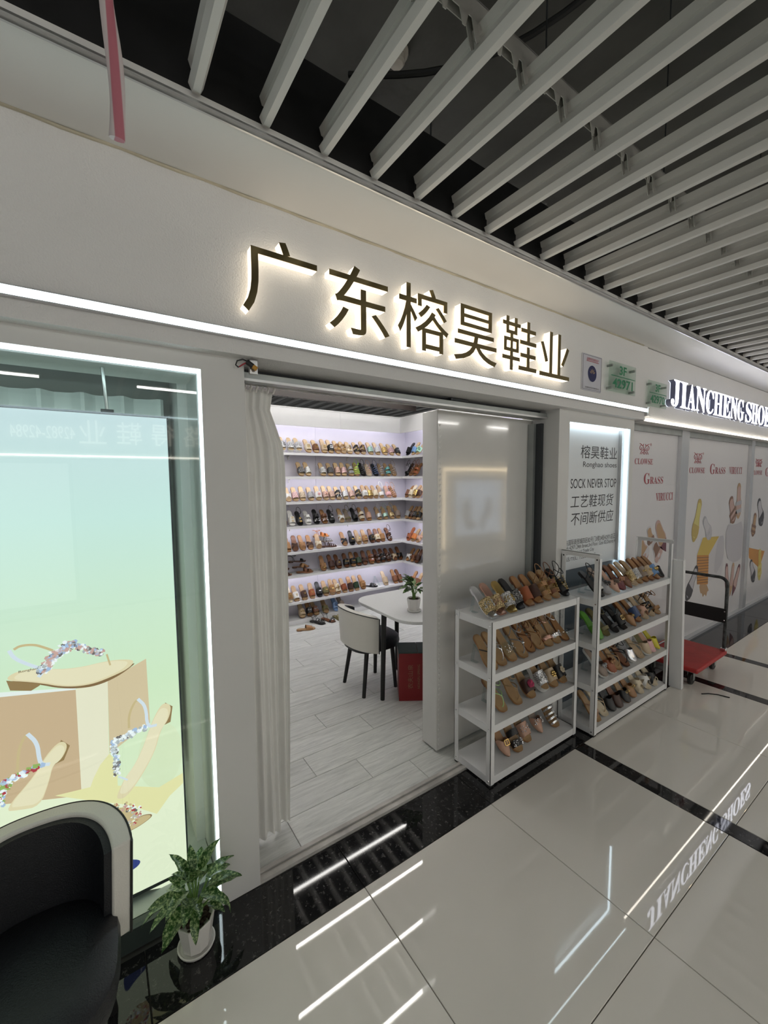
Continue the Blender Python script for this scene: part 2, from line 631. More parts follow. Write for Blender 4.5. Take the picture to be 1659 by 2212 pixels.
for k, x in enumerate((-3.0, -1.0, 1.0, 3.0, 5.0, 7.0, 9.0, 11.0)):
    t_ = thing('tube_light', 'added unseen tube light hung below the ceiling slats to brighten the corridor floor', 'tube light', (x, -3.55, 2.76), group='added corridor fill lights')
    obj('housing', MB().box(-0.60, 0.60, -0.03, 0.03, 0.014, 0.05), ALU, t_)
    obj('light_tube', MB().tube([(-0.59, 0, 0), (0.59, 0, 0)], 0.013, 10), M_CORR_FILL, t_)
    for hx in (-0.4, 0.4):
        obj('hanger', MB().tube([(hx, 0, 0.05), (hx, 0, 0.86)], 0.004, 6), DARKSTEEL, t_)
# pipe, cable and sensor up in the void
pp = tag(obj('ceiling_pipe', MB().tube([(0.9, -0.05, 3.3), (6.5, -0.16, 3.3)], 0.022, 12), mat('old_white_pipe', (0.45, 0.44, 0.40), 0.5, noise=(5, 0.2))), 'pale thin pipe running above the ceiling slats near the shop fronts', 'pipe')
for px_ in (1.4, 3.0, 4.8):
    obj('pipe_hanger', MB().tube([(px_, -0.055 - (px_ - .9) * .0196, 3.3), (px_, -0.055 - (px_ - .9) * .0196, 3.62)], 0.004, 6), DARKSTEEL, pp)
cab = []
for i in range(13):
    t = i / 12
    cab.append((0.80 + 0.75 * t, -0.32 - 0.75 * t, 3.16 + 0.30 * t - 0.16 * math.sin(math.pi * t)))
tag(obj('hanging_cable', MB().tube(cab, 0.010, 8), BLACK), 'black cable sagging above the ceiling slats', 'cable')
ca2 = [(3.2 + 2.6 * i / 10, -1.5 - 0.25 * i / 10, 3.28 - 0.07 * math.sin(math.pi * i / 10)) for i in range(11)]
tag(obj('hanging_cable', MB().tube(ca2, 0.012, 8), mat('yellowed_cable', (0.42, 0.36, 0.25), 0.6)), 'yellowish cable bundle lying over the ceiling slats at the right', 'cable')
sd = thing('smoke_detector', 'small round cream smoke detector on the dark concrete ceiling', 'smoke detector', (1.18, -0.09, 3.618))
CREAM = mat('cream_plastic', (0.62, 0.58, 0.50), 0.4)
obj('base', MB().lathe([(0.052, 0.0), (0.052, -0.012), (0.047, -0.02)], 24), CREAM, sd)
obj('sensor_dome', MB().lathe([(0.036, -0.02), (0.036, -0.045), (0.028, -0.055), (0.006, -0.058)], 24), CREAM, sd)

# red and white strip hanging from the ceiling at the left
st = MB()
pts, rr = [], []
for i in range(30):
    z = 2.525 + i * 0.036
    pts.append((0.078 + 0.006 * math.sin(i * 0.5) - 0.0003 * i, -0.50, z))
for i, p in enumerate(pts):
    pass
nu = 12
vs_, fs = [], []
for i, p in enumerate(pts):
    tw = i * 0.16
    for k in range(nu):
        A = 2 * math.pi * k / nu
        w = 0.0165 * (1 - 0.08 * math.sin(i * 0.9))
        dx, dy = w * math.cos(A), 0.0085 * math.sin(A)
        vs_.append((p[0] + dx * math.cos(tw * .25) - dy * math.sin(tw * .25), p[1] + dx * math.sin(tw * .25) + dy * math.cos(tw * .25), p[2]))
for i in range(len(pts) - 1):
    for k in range(nu):
        fs.append((i * nu + k, i * nu + (k + 1) % nu, (i + 1) * nu + (k + 1) % nu, (i + 1) * nu + k))
fs.append(tuple(reversed(range(nu))))
fs.append(tuple(len(vs_) - nu + k for k in range(nu)))
st.add(vs_, fs)


def strip_mat():
    m, nt, b = nodes_of('red_white_tape')
    N, L = nt.nodes, nt.links
    tc = N.new('ShaderNodeTexCoord')
    w = N.new('ShaderNodeTexWave')
    w.wave_type = 'BANDS'
    w.bands_direction = 'DIAGONAL'
    w.inputs['Scale'].default_value = 2.4
    w.inputs['Distortion'].default_value = 2.5
    w.inputs['Detail'].default_value = 1
    mp = N.new('ShaderNodeMapping')
    mp.inputs['Scale'].default_value = (9, 1, 0.16)
    L.new(tc.outputs['Object'], mp.inputs['Vector'])
    L.new(mp.outputs[0], w.inputs['Vector'])
    r = N.new('ShaderNodeValToRGB')
    r.color_ramp.interpolation = 'LINEAR'
    e = r.color_ramp.elements
    e[0].position, e[0].color = 0.40, (0.62, 0.55, 0.55, 1)
    e[1].position, e[1].color = 0.60, (0.48, 0.16, 0.20, 1)
    L.new(w.outputs['Fac'], r.inputs['Fac'])
    L.new(r.outputs['Color'], b.inputs['Base Color'])
    b.inputs['Roughness'].default_value = 0.5
    return m


tag(obj('hanging_tape', st, strip_mat()), 'rolled red and white tape hanging down at the upper left', 'tape')

# ================================================================== DISPLAY WINDOW (left)
win = struct('window_1', MB().box(-2.2, 0.338, 0.02, 0.06, 0.05, 0.085).box(-2.2, 0.338, 0.02, 0.06, 0.0, 0.05), mat('dark_green_frame', (0.05, 0.065, 0.06), 0.25))
obj('pane', MB().box(-2.2, 0.3375, 0.028, 0.036, 0.085, 2.1545), GLASS, win)
obj('back_panel', MB().box(-2.2, 0.30, 0.52, 0.56, 0.0, 2.4), mat('grey_backing', (0.46, 0.49, 0.47), 0.6, noise=(1.2, 0.25)), win)
obj('window_ledge', MB().box(-2.2, 0.335, 0.075, 0.52, 0.05, 0.075), mat('pale_ledge', (0.55, 0.57, 0.55), 0.3), win)
lb = thing('led_strip', 'cool white light strip framing the top and side of the display window', 'light strip', (0, 0, 0))
obj('light_tube', MB().box(-2.2, 0.330, 0.010, 0.020, 2.142, 2.152), M_WLED, lb)
obj('light_tube', MB().box(0.329, 0.336, 0.010, 0.020, 0.05, 2.150), M_WLED, lb)
# folded grey curtain behind the window
cu = MB()


def fold(u, v, side, x0=-1.1, x1=0.26):
    x = x0 + (x1 - x0) * u
    return (x, 0.43 + 0.022 * math.sin(x * 46) + 0.008 * math.sin(x * 91 + 1) + side * 0.003, 0.35 + 1.75 * v)


cu.shell(fold, 110, 3)
tag(obj('window_curtain', cu, mat('sage_grey_cloth', (0.60, 0.64, 0.62), 0.8)), 'grey-green folded curtain hanging behind the lit display board', 'curtain')

# ---- lit display board with printed sandals
S = {
    'blockA': [(-0.388, 1.048), (-0.301, 1.031), (-0.1, 0.994), (-0.103, 0.587), (-0.323, 0.656), (-0.41, 0.685)],
    'blockAtop': [(-0.387, 1.063), (-0.301, 1.043), (-0.099, 0.999), (-0.1, 0.992), (-0.302, 1.027), (-0.388, 1.047)],
    'blockB': [(-0.1, 0.995), (-0.003, 0.998), (-0.018, 0.574), (-0.103, 0.587)],
    'blockC': [(-0.003, 0.998), (0.125, 1.05), (0.127, 0.788), (-0.011, 0.714)],
    'dome': [(-0.076, 0.607), (-0.063, 0.641), (-0.041, 0.682), (-0.011, 0.714), (0.01, 0.668), (0.009, 0.577)],
    'sand': [(-0.41, 0.678), (-0.164, 0.626), (-0.073, 0.608), (0.006, 0.578), (0.145, 0.504), (0.237, 0.527), (0.238, 0.251), (0.228, 0.041), (0.02, 0.118), (-0.43, 0.356)],
    'dune': [(-0.179, 0.622), (-0.073, 0.608), (0.006, 0.578), (0.146, 0.508), (0.235, 0.532), (0.235, 0.488), (0.183, 0.455), (0.134, 0.4), (0.037, 0.485), (-0.087, 0.562)],
    's1': [(-0.282, 1.085), (-0.27, 1.097), (-0.242, 1.104), (-0.203, 1.1), (-0.14, 1.079), (-0.077, 1.071), (-0.016, 1.074), (0.029, 1.071), (0.076, 1.06), (0.085, 1.047), (0.063, 1.026), (0.015, 1.011), (-0.042, 0.999), (-0.091, 1.002), (-0.143, 1.017), (-0.187, 1.041), (-0.239, 1.063), (-0.271, 1.074)],
    's1e': [(-0.282, 1.079), (-0.239, 1.063), (-0.187, 1.041), (-0.143, 1.017), (-0.091, 1.002), (-0.042, 0.999), (0.015, 1.011), (0.085, 1.046), (0.085, 1.037), (0.026, 1.003), (-0.037, 0.988), (-0.092, 0.994), (-0.148, 1.012), (-0.197, 1.04)],
    's1h': [(-0.283, 1.079), (-0.194, 1.042), (-0.2, 1.036), (-0.222, 1.025), (-0.275, 1.042)],
    's2': [(0.18, 0.854), (0.206, 0.834), (0.193, 0.78), (0.162, 0.745), (0.139, 0.662), (0.078, 0.565), (0.033, 0.517), (0.006, 0.522), (0.004, 0.538), (0.03, 0.593), (0.069, 0.637), (0.103, 0.706), (0.132, 0.786), (0.16, 0.838)],
    's2h': [(0.183, 0.853), (0.209, 0.829), (0.199, 0.766), (0.166, 0.759), (0.171, 0.796)],
    's3': [(-0.153, 0.821), (-0.131, 0.796), (-0.152, 0.749), (-0.178, 0.739), (-0.191, 0.683), (-0.221, 0.601), (-0.279, 0.615), (-0.316, 0.629), (-0.229, 0.72), (-0.196, 0.78)],
    's3h': [(-0.151, 0.821), (-0.127, 0.791), (-0.147, 0.743), (-0.173, 0.738), (-0.166, 0.782)],
    'm4': [(-0.049, 0.467), (-0.022, 0.494), (0.025, 0.483), (0.072, 0.445), (0.062, 0.42), (0.027, 0.399), (-0.024, 0.44)],
    'm4s': [(0.027, 0.384), (0.065, 0.414), (0.084, 0.42), (0.118, 0.409), (0.115, 0.394), (0.069, 0.377), (0.026, 0.373)],
    'm5': [(-0.008, 0.3), (0.03, 0.26), (0.072, 0.236), (0.062, 0.214), (0.018, 0.205), (-0.012, 0.214)],
    'L1a': [(-0.258, 1.18), (-0.241, 1.19), (-0.204, 1.185), (-0.178, 1.168), (-0.156, 1.152)],
    'L1b': [(-0.27, 1.18), (-0.26, 1.152), (-0.235, 1.128), (-0.182, 1.088)],
    'L1c': [(-0.182, 1.089), (-0.2, 1.068)],
    'J1': [(-0.189, 1.088), (-0.152, 1.128), (-0.104, 1.169)],
    'J1b': [(-0.104, 1.169), (-0.068, 1.137), (-0.015, 1.107)],
    'L1d': [(-0.001, 1.1), (0.008, 1.055)],
    'L2a': [(0.056, 0.791), (0.057, 0.842), (0.077, 0.887), (0.093, 0.897)],
    'L2b': [(0.09, 0.898), (0.116, 0.859), (0.116, 0.773), (0.15, 0.771)],
    'J2': [(0.113, 0.778), (0.063, 0.766), (0.003, 0.756)],
    'J2b': [(0.003, 0.756), (0.008, 0.684), (0.008, 0.618)],
    'L2c': [(0.013, 0.612), (0.042, 0.586)],
    'L3a': [(-0.273, 0.752), (-0.267, 0.822), (-0.25, 0.868), (-0.235, 0.876)],
    'L3b': [(-0.24, 0.877), (-0.216, 0.835), (-0.214, 0.774), (-0.208, 0.751), (-0.186, 0.745)],
    'J3': [(-0.213, 0.753), (-0.257, 0.739), (-0.3, 0.731)],
    'J3b': [(-0.3, 0.731), (-0.317, 0.686), (-0.324, 0.65)],
    'circ': [(0.158, 0.639), (0.237, 0.607), (0.164, 0.775)],
}
SX0, SX1, SZ0, SZ1 = -1.25, 0.236, 0.105, 1.985


def screen_mat():
    m, nt, b = nodes_of('lit_print_background')
    N, L = nt.nodes, nt.links
    tc = N.new('ShaderNodeTexCoord')
    sp = N.new('ShaderNodeSeparateXYZ')
    L.new(tc.outputs['Object'], sp.inputs[0])
    mr = N.new('ShaderNodeMapRange')
    mr.inputs['From Min'].default_value = SZ0
    mr.inputs['From Max'].default_value = SZ1
    L.new(sp.outputs[2], mr.inputs['Value'])
    r = N.new('ShaderNodeValToRGB')
    e = r.color_ramp.elements
    e[0].position, e[0].color = 0.0, (0.86, 0.88, 0.62, 1)
    e[1].position, e[1].color = 1.0, (0.60, 0.74, 0.79, 1)
    for p, c in ((0.45, (0.68, 0.84, 0.58, 1)), (0.62, (0.66, 0.84, 0.66, 1)), (0.80, (0.62, 0.83, 0.78, 1))):
        q = e.new(p)
        q.color = c
    L.new(mr.outputs[0], r.inputs['Fac'])
    b.inputs['Base Color'].default_value = (0.05, 0.05, 0.05, 1)
    b.inputs['Roughness'].default_value = 0.3
    L.new(r.outputs['Color'], b.inputs['Emission Color'])
    b.inputs['Emission Strength'].default_value = E_SCREEN
    return m


def pr(name, col):
    """backlit print colour"""
    m = mat('print_' + name, tuple(c * 0.1 for c in col), 0.3, emit=(col, E_SCREEN))
    m.cycles.emission_sampling = 'NONE'      # small flat print, its light comes from the panel
    return m


scr = thing('display_board', 'large backlit display board with printed jewelled sandals in the window', 'display board', (0, 0, 0))
obj('panel', MB().box(SX0, SX1, 0.15, 0.185, SZ0, SZ1), screen_mat(), scr)
fr = MB().box(SX0 - .004, SX1 + .006, 0.1485, 0.19, SZ1, SZ1 + .008).box(SX1, SX1 + .006, 0.1485, 0.19, SZ0 - .008, SZ1).box(SX0 - .004, SX1 + .006, 0.1485, 0.19, SZ0 - .014, SZ0)
obj('frame', fr, DARKSTEEL, scr)
for hx in (0.045, -0.75):
    h = obj('hanging_rod', MB().tube([(hx, 0.165, SZ1 + .008), (hx - 0.008, 0.165, 2.16)], 0.006, 8), ALU, scr)
    obj('rod_clip', MB().box(hx - 0.02, hx + 0.02, 0.155, 0.178, SZ1 + .008, SZ1 + .02), DARKSTEEL, h)


def chaikin(poly):
    for _ in range(2):
        Q = []
        for a, b in zip(poly, poly[1:] + poly[:1]):
            Q += [(a[0] * .75 + b[0] * .25, a[1] * .75 + b[1] * .25), (a[0] * .25 + b[0] * .75, a[1] * .25 + b[1] * .75)]
        poly = Q
    return poly


def flat(mb, poly, layer, mi):
    y = 0.1496 - layer * 0.0004
    n = len(poly)
    mb.add([(x, y, z) for x, z in poly], [tuple(range(n))], mi)


def stroke(mb, pts, w, layer, mi):
    y = 0.1496 - layer * 0.0004
    P = [Vector((a, b)) for a, b in pts]
    # smooth a little
    for _ in range(2):
        Q = [P[0]]
        for a, b in zip(P[:-1], P[1:]):
            Q += [a * 0.75 + b * 0.25, a * 0.25 + b * 0.75]
        P = Q + [P[-1]]
    L_, R_ = [], []
    for i, p in enumerate(P):
        d = (P[min(i + 1, len(P) - 1)] - P[max(i - 1, 0)]).normalized()
        nn = Vector((-d.y, d.x)) * w / 2
        L_.append(p + nn)
        R_.append(p - nn)
    vs_ = [(p.x, y, p.y) for p in L_ + R_]
    n = len(P)
    mb.add(vs_, [(i, i + 1, n + i + 1, n + i) for i in range(n - 1)], mi)


def gems(mb, pts, w, layer, mis, n, r):
    P = [Vector((a, b)) for a, b in pts]
    segs = [(a, b, (b - a).length) for a, b in zip(P[:-1], P[1:])]
    T = sum(s_[2] for s_ in segs)
    for i in range(n):
        d = random.random() * T
        for a, b, l in segs:
            if d <= l:
                q = a + (b - a) * (d / l)
                break
            d -= l
        q = q + Vector((random.uniform(-w, w), random.uniform(-w, w))) * 0.5
        rr_ = r * random.uniform(0.55, 1.15)
        A = random.random() * 3
        k = random.choice((4, 5, 6))
        el = random.uniform(0.5, 1)
        poly = []
        for j in range(k):
            B = 2 * math.pi * j / k
            dx, dz = rr_ * math.cos(B), rr_ * el * math.sin(B)
            poly.append((q.x + dx * math.cos(A) - dz * math.sin(A), q.y + dx * math.sin(A) + dz * math.cos(A)))
        flat(mb, poly, layer + (i % 3) * 0.4, random.choice(mis))


PC = [pr('tan', (0.62, 0.44, 0.28)), pr('cream', (0.86, 0.80, 0.62)), pr('dark_tan', (0.70, 0.55, 0.36)), pr('pale_green', (0.72, 0.80, 0.55)), pr('sand_yellow', (0.84, 0.78, 0.42)), pr('sand', (0.84, 0.88, 0.66)), pr('white', (0.85, 0.88, 0.86))]
bk = MB()
flat(bk, S['sand'], 0.5, 5)
flat(bk, S['blockA'], 1, 0)
flat(bk, S['blockAtop'], 1.3, 6)
flat(bk, S['blockB'], 1, 1)
flat(bk, S['blockC'], 1, 2)
c0, c1, c2 = S['circ']
flat(bk, [(c0[0] + (c1[0] - c0[0]) * math.cos(2 * math.pi * i / 32), c0[1] + (c2[1] - c0[1]) * math.sin(2 * math.pi * i / 32)) for i in range(32)], 1.2, 3)
flat(bk, S['dome'], 1.4, 4)
flat(bk, S['dune'], 1.6, 4)
obj('printed_blocks', bk, PC, scr, smooth=False)
PS = [pr('insole', (0.80, 0.68, 0.44)), pr('brown_edge', (0.24, 0.14, 0.06)), pr('heel', (0.30, 0.19, 0.08)), pr('silver_strap', (0.70, 0.76, 0.86)), pr('tan_strap', (0.62, 0.48, 0.26)), pr('gem_white', (0.90, 0.92, 0.95)), pr('gem_rose', (0.62, 0.38, 0.34)), pr('gem_blue', (0.40, 0.52, 0.75)), pr('gem_dark', (0.16, 0.14, 0.14)), pr('gem_red', (0.45, 0.04, 0.06)), pr('gem_green', (0.30, 0.45, 0.12)), pr('navy', (0.03, 0.05, 0.22)), pr('gem_grey', (0.45, 0.48, 0.50)), pr('lining', (0.86, 0.76, 0.54))]


def shrink(poly, f):
    cx = sum(p[0] for p in poly) / len(poly)
    cz = sum(p[1] for p in poly) / len(poly)
    return [(cx + (x - cx) * f, cz + (z - cz) * f) for x, z in poly]


def printed(name, parts):
    mb = MB()
    for kind, key, *a in parts:
        if kind == 'p':
            flat(mb, S[key], *a)
        elif kind == 'f':
            flat(mb, chaikin(S[key]), *a)
        elif kind == 'n':
            flat(mb, chaikin(shrink(S[key], 0.9)), *a)
        elif kind == 's':
            stroke(mb, S[key], *a)
        else:
            gems(mb, S[key], *a)
    return obj('printed_sandal', mb, PS, scr, smooth=False)


G1, G2, G3 = [5, 6, 5, 7, 12, 8, 6], [5, 12, 5, 7, 12, 8], [7, 9, 10, 5, 7, 5]
printed('a', [('f', 's1e', 2, 1), ('p', 's1h', 2.2, 2), ('f', 's1', 2.6, 0), ('n', 's1', 3, 13), ('s', 'L1a', .008, 3.4, 4), ('s', 'L1b', .011, 3.6, 3), ('s', 'L1c', .011, 3.6, 3), ('s', 'L1d', .006, 3.4, 4), ('g', 'J1', .030, 4, G1, 120, .0095), ('g', 'J1b', .020, 4, G1, 80, .0085)])
printed('b', [('p', 's2h', 2, 2), ('f', 's2', 2.6, 0), ('n', 's2', 3, 13), ('s', 'L2a', .008, 3.4, 4), ('s', 'L2b', .011, 3.6, 3), ('s', 'L2c', .006, 3.4, 3), ('g', 'J2', .020, 4, G2, 80, .0085), ('g', 'J2b', .018, 4, G2, 80, .0085)])
printed('c', [('p', 's3h', 2, 2), ('f', 's3', 2.6, 0), ('n', 's3', 3, 13), ('s', 'L3a', .008, 3.4, 4), ('s', 'L3b', .012, 3.6, 3), ('g', 'J3', .016, 4, G3, 60, .0095), ('g', 'J3b', .020, 4, G3, 50, .010)])
printed('d', [('f', 'm4s', 2, 1), ('n', 'm4s', 2.5, 4), ('f', 'm4', 3, 4), ('g', 'm4', .03, 4, [8, 5, 6, 9, 12, 4], 120, .007)])
printed('e', [('f', 'm5', 2, 11)])
# tiny print on the insoles
for (x0, x1, z0, z1) in ((-0.25, -0.20, 1.094, 1.104),):
    link('printed_script', text_mesh('Ronghao', x0, x1, z0, z1, 0.1478), mat('print_ink', (0.1, 0.08, 0.05), 0.6), scr)

# ================================================================== DOORWAY
dr = MB().box(0.4975, 2.609, 0.095, 0.150, 2.158, 2.192)
rail = tag(obj('door_rail', dr, STEEL, bevel=0.002), 'grey steel sliding door rail across the top of the entrance', 'door rail')
obj('rail_slot', MB().box(0.4975, 2.609, 0.15, 0.20, 2.192, 2.2145), DARKSTEEL, rail)
obj('rail_lip', MB().box(0.4975, 2.609, 0.088, 0.095, 2.156, 2.166), ALU, rail)
obj('roller_carriage', MB().box(1.70, 1.84, 0.10, 0.145, 2.194, 2.210), DARKSTEEL, rail, bevel=0.003)
FILMH = mat('crinkled_film', (0.66, 0.65, 0.62), 0.22, noise=(14, 0.18), bump=(30, 0.5))
struct('trim_6', MB().box(0.4975, 2.609, 0.205, 0.212, 2.162, 2.2145), FILMH)
tag(obj('ceiling_beam', MB().box(0.37, 3.45, 2.58, 2.64, 2.625, 2.685), mat('brown_steel', (0.02, 0.014, 0.012), 0.5, noise=(5, 0.3))), 'dark brown steel beam crossing above the shop interior', 'beam')
# sliding panel wrapped in glossy film
FILM = mat('white_film_panel', (0.66, 0.65, 0.625), 0.12, noise=(3, 0.035), bump=(9, 0.06), spec=0.8, coat=0.6)
dp = struct('door_1', MB().box(1.70, 2.655, 0.216, 0.356, 0.012, 2.158), FILM, bevel=0.004)
tr = MB()
for i in range(62):
    z = 0.06 + i * 0.033
    tr.add([(1.708, 0.2155, z), (1.733, 0.2155, z + 0.002), (1.719, 0.2155, z - 0.018), (1.719, 0.2125, z - 0.004)], [(0, 3, 1), (1, 3, 2), (2, 3, 0)])
obj('edge_trim', tr, mat('film_trim', (0.74, 0.73, 0.71), 0.25), dp, smooth=False)
obj('side_jamb', MB().box(2.585, 2.6095, 0.12, 0.20, 0.0, 2.128), DARKSTEEL, dp)
obj('side_channel', MB().box(2.560, 2.585, 0.165, 0.214, 0.0, 2.128), STEEL, dp)
# entrance curtain
cu = MB()


def efold(u, v, side):
    t = u
    spread = 1.0 - 0.30 * math.exp(-((v - 0.97) / 0.06) ** 2)
    x = 0.515 + 0.225 * t * (0.93 + 0.07 * v) * spread
    a = 0.020 * (0.55 + 0.45 * (1 - v)) * (0.35 + 0.65 * t)
    y = 0.185 + 0.03 * t + a * math.sin(t * 34 + 2.0 * v) + 0.012 * math.sin(t * 9 + 5 * v) + side * 0.0025
    return (x, y, 0.03 + 2.115 * v + 0.014 * (1 - v) * math.sin(t * 17))


cu.shell(efold, 80, 26)
ct = thing('entrance_curtain', 'white pleated curtain drawn to the left of the entrance', 'curtain', (0.515, 0.19, 0.0))
o = obj('cloth', cu, CURTAIN, ct)
o.location = (-0.515, -0.19, 0)
for i in range(7):
    obj('curtain_hook', MB().tube([(0.008 + 0.026 * i, -0.003, 2.135), (0.008 + 0.026 * i, -0.02, 2.146), (0.010 + 0.026 * i, -0.02, 2.157)], 0.005, 6), CERAMIC, ct)
# sensor lamp with loose wires by the rail end
sn = thing('door_sensor', 'small black and amber door sensor with loose wires by the rail end', 'sensor', (0.515, -0.012, 2.195))
obj('bracket', MB().box(0.0, 0.03, -0.006, 0.012, -0.035, 0.018), ALU, sn)
obj('sensor_body', MB().tube([(-0.014, -0.012, 0.006), (0.008, -0.018, -0.010)], 0.010, 12), BLACK, sn)
obj('sensor_lens', MB().tube([(0.008, -0.018, -0.010), (0.022, -0.022, -0.020)], 0.0085, 12), mat('amber_plastic', (0.55, 0.28, 0.04), 0.3), sn)
obj('wire', MB().tube([(-0.012, -0.012, 0.008), (-0.03, -0.014, 0.012), (-0.05, -0.013, 0.004), (-0.056, -0.012, -0.012), (-0.045, -0.012, -0.020)], 0.0028, 6), BLACK, sn)
obj('wire', MB().tube([(-0.012, -0.012, 0.004), (-0.028, -0.015, -0.006), (-0.044, -0.013, -0.018)], 0.0028, 6), mat('red_wire', (0.35, 0.03, 0.04), 0.4), sn)

# ================================================================== SIGNS
MIRROR_GOLD = mat('dark_gold_mirror', (0.42, 0.33, 0.17), 0.16, 0.95)
FW = -0.055
ORD = ['first', 'second', 'third', 'fourth', 'fifth', 'sixth', 'seventh', 'eighth', 'ninth', 'tenth', 'eleventh', 'twelfth', 'thirteenth', 'fourteenth', 'fifteenth', 'sixteenth', 'seventeenth', 'eighteenth', 'nineteenth', 'twentieth']
for i, (ch, x0, x1, z0, z1) in enumerate((('广', .470, .765, 2.362, 2.640), ('东', .820, 1.118, 2.362, 2.640), ('榕', 1.168, 1.478, 2.358, 2.648), ('昊', 1.520, 1.838, 2.352, 2.630), ('鞋', 1.888, 2.190, 2.358, 2.646), ('业', 2.225, 2.532, 2.366, 2.634))):
    lt = thing('sign_letter', f'{ORD[i]} gold faced warm glowing character of the shop sign', 'sign letter', ((x0 + x1) / 2, FW, z0), group='characters of the gold shop sign')
    me = text_mesh(ch, x0, x1, z0, z1, FW - 0.010, 0.042)
    o = link('lit_side', me, M_SIGNSIDE, lt)
    o.location = -Vector(lt.location)
    me2 = text_mesh(ch, x0 - .001, x1 + .001, z0 - .001, z1 + .001, FW - 0.0522, 0.003)
    o = link('face', me2, MIRROR_GOLD, lt)
    o.location = -Vector(lt.location)
# LED strip along the fascia
ls = thing('led_strip', 'long bright cool white light strip under the gold sign', 'light strip', (-2.6, FW, 2.272))
obj('housing', MB().box(0, 6.30, -0.004, -0.0005, -0.002, 0.032).box(0, 6.30, -0.018, -0.004, -0.002, 0.0024).box(0, 6.30, -0.018, -0.004, 0.0276, 0.032), ALU, ls)
obj('light_tube', MB().box(0, 6.30, -0.016, -0.0045, 0.003, 0.027), M_LED, ls)
obj('end_cap', MB().box(6.3005, 6.325, -0.03, 0.004, -0.030, 0.04).box(6.3005, 6.325, -0.034, -0.03, 0.032, 0.04), CERAMIC, ls)
# notice plaque
INK = mat('black_ink', (0.02, 0.02, 0.025), 0.5)
REDINK = mat('red_ink', (0.45, 0.03, 0.05), 0.5)
GREENINK = mat('green_ink', (0.02, 0.22, 0.10), 0.45)
pq = thing('notice_plaque', 'white certificate plaque with dark blue round emblem beside the gold sign', 'plaque', (2.885, FW, 2.35))
obj('board', MB().box(-.122, .122, -0.009, -0.0005, 0, .245), mat('plaque_white', (0.62, 0.62, 0.68), 0.2), pq, bevel=.001)
obj('border', MB().box(-.118, .118, -0.0105, -0.0095, .006, .0085).box(-.118, .118, -0.0105, -0.0095, .2365, .239).box(-.118, -.1155, -0.0105, -0.0095, .0085, .2365).box(.1155, .118, -0.0105, -0.0095, .0085, .2365), mat('grey_ink', (0.2, 0.2, 0.22), 0.4), pq)
obj('emblem', MB().add([(0.055 * math.cos(2 * math.pi * i / 32), -0.0105, 0.118 + 0.055 * math.sin(2 * math.pi * i / 32)) for i in range(32)], [tuple(range(32))]), mat('navy_ink', (0.02, 0.025, 0.10), 0.3), pq)
em = MB()
for i in range(5):
    A = R(30 + 30 * i)
    cx, cz = 0.026 * math.cos(A), 0.112 + 0.028 * math.sin(A)
    em.add([(cx + 0.005 * math.cos(A + R(90)), -0.0112, cz + .005 * math.sin(A + R(90))), (cx + .022 * math.cos(A) * .7, -0.0112, cz + .022 * math.sin(A) * .7), (cx - .005 * math.cos(A + R(90)), -0.0112, cz - .005 * math.sin(A + R(90))), (cx - .018 * math.cos(A), -0.0112, cz - .018 * math.sin(A))], [(0, 1, 2, 3)])
obj('emblem_petals', em, mat('bronze_ink', (0.34, 0.24, 0.16), 0.4), pq)
o = link('heading', text_mesh('品牌授权销售商户', 2.81, 2.965, 2.553, 2.573, FW - .0105), REDINK, pq)
o.location = (-2.885, -FW, -2.35)
o = link('footer_text', text_mesh('品牌授权经营单位', 2.80, 2.975, 2.366, 2.376, FW - .0105), INK, pq)
o.location = (-2.885, -FW, -2.35)
obj('heading_line', MB().box(-.075, .08, -.0108, -.0098, .197, .200), REDINK, pq)
# glass number plates on stand-offs
for (lab, num, x0, x1, z0, z1, yb) in (('clear glass number plate reading 3F 42971 beside the round-emblem plaque', '42971', 3.07, 3.46, 2.372, 2.585, FW), ('clear glass number plate reading 3F 42970 left of the white serif sign', '42970', 3.70, 4.035, 2.325, 2.53, -0.045)):
    np_ = thing('number_plate', lab, 'number plate', ((x0 + x1) / 2, yb, z0))
    L0 = (-(x0 + x1) / 2, -yb, -z0)
    o = obj('glass', MB().box(x0, x1, yb - .034, yb - .028, z0, z1), PLATEGLASS, np_)
    o.location = L0
    w = x1 - x0
    for nm, tx, bx in (('floor_number', '3F', (x0 + w * .36, x0 + w * .62, z0 + (z1 - z0) * .60, z0 + (z1 - z0) * .90)), ('booth_number', num, (x0 + w * .12, x0 + w * .88, z0 + (z1 - z0) * .14, z0 + (z1 - z0) * .46))):
        o = link(nm, text_mesh(tx, *bx, yb - .0345, .0012, False, 0.0, .02), GREENINK, np_)
        o.location = L0
    o = obj('divider', MB().box(x0 + w * .06, x1 - w * .03, yb - .0357, yb - .0345, z0 + (z1 - z0) * .52, z0 + (z1 - z0) * .545), GREENINK, np_)
    o.location = L0
    for sx in (x0 + .03, x1 - .03):
        for sz in (z0 + .025, z1 - .03):
            o = obj('standoff', MB().tube([(sx, yb - .0005, sz), (sx, yb - .040, sz)], .009, 12), STEEL, np_)
            o.location = L0

# ================================================================== NOTICE CASE on the pillar
cs = thing('notice_case', 'lit notice panel with black shop lettering in the pillar recess', 'notice', (3.17, 0.074, 0.04))
LC = (-3.17, -0.074, -0.04)


def cs_add(o):
    o.location = LC
    return o


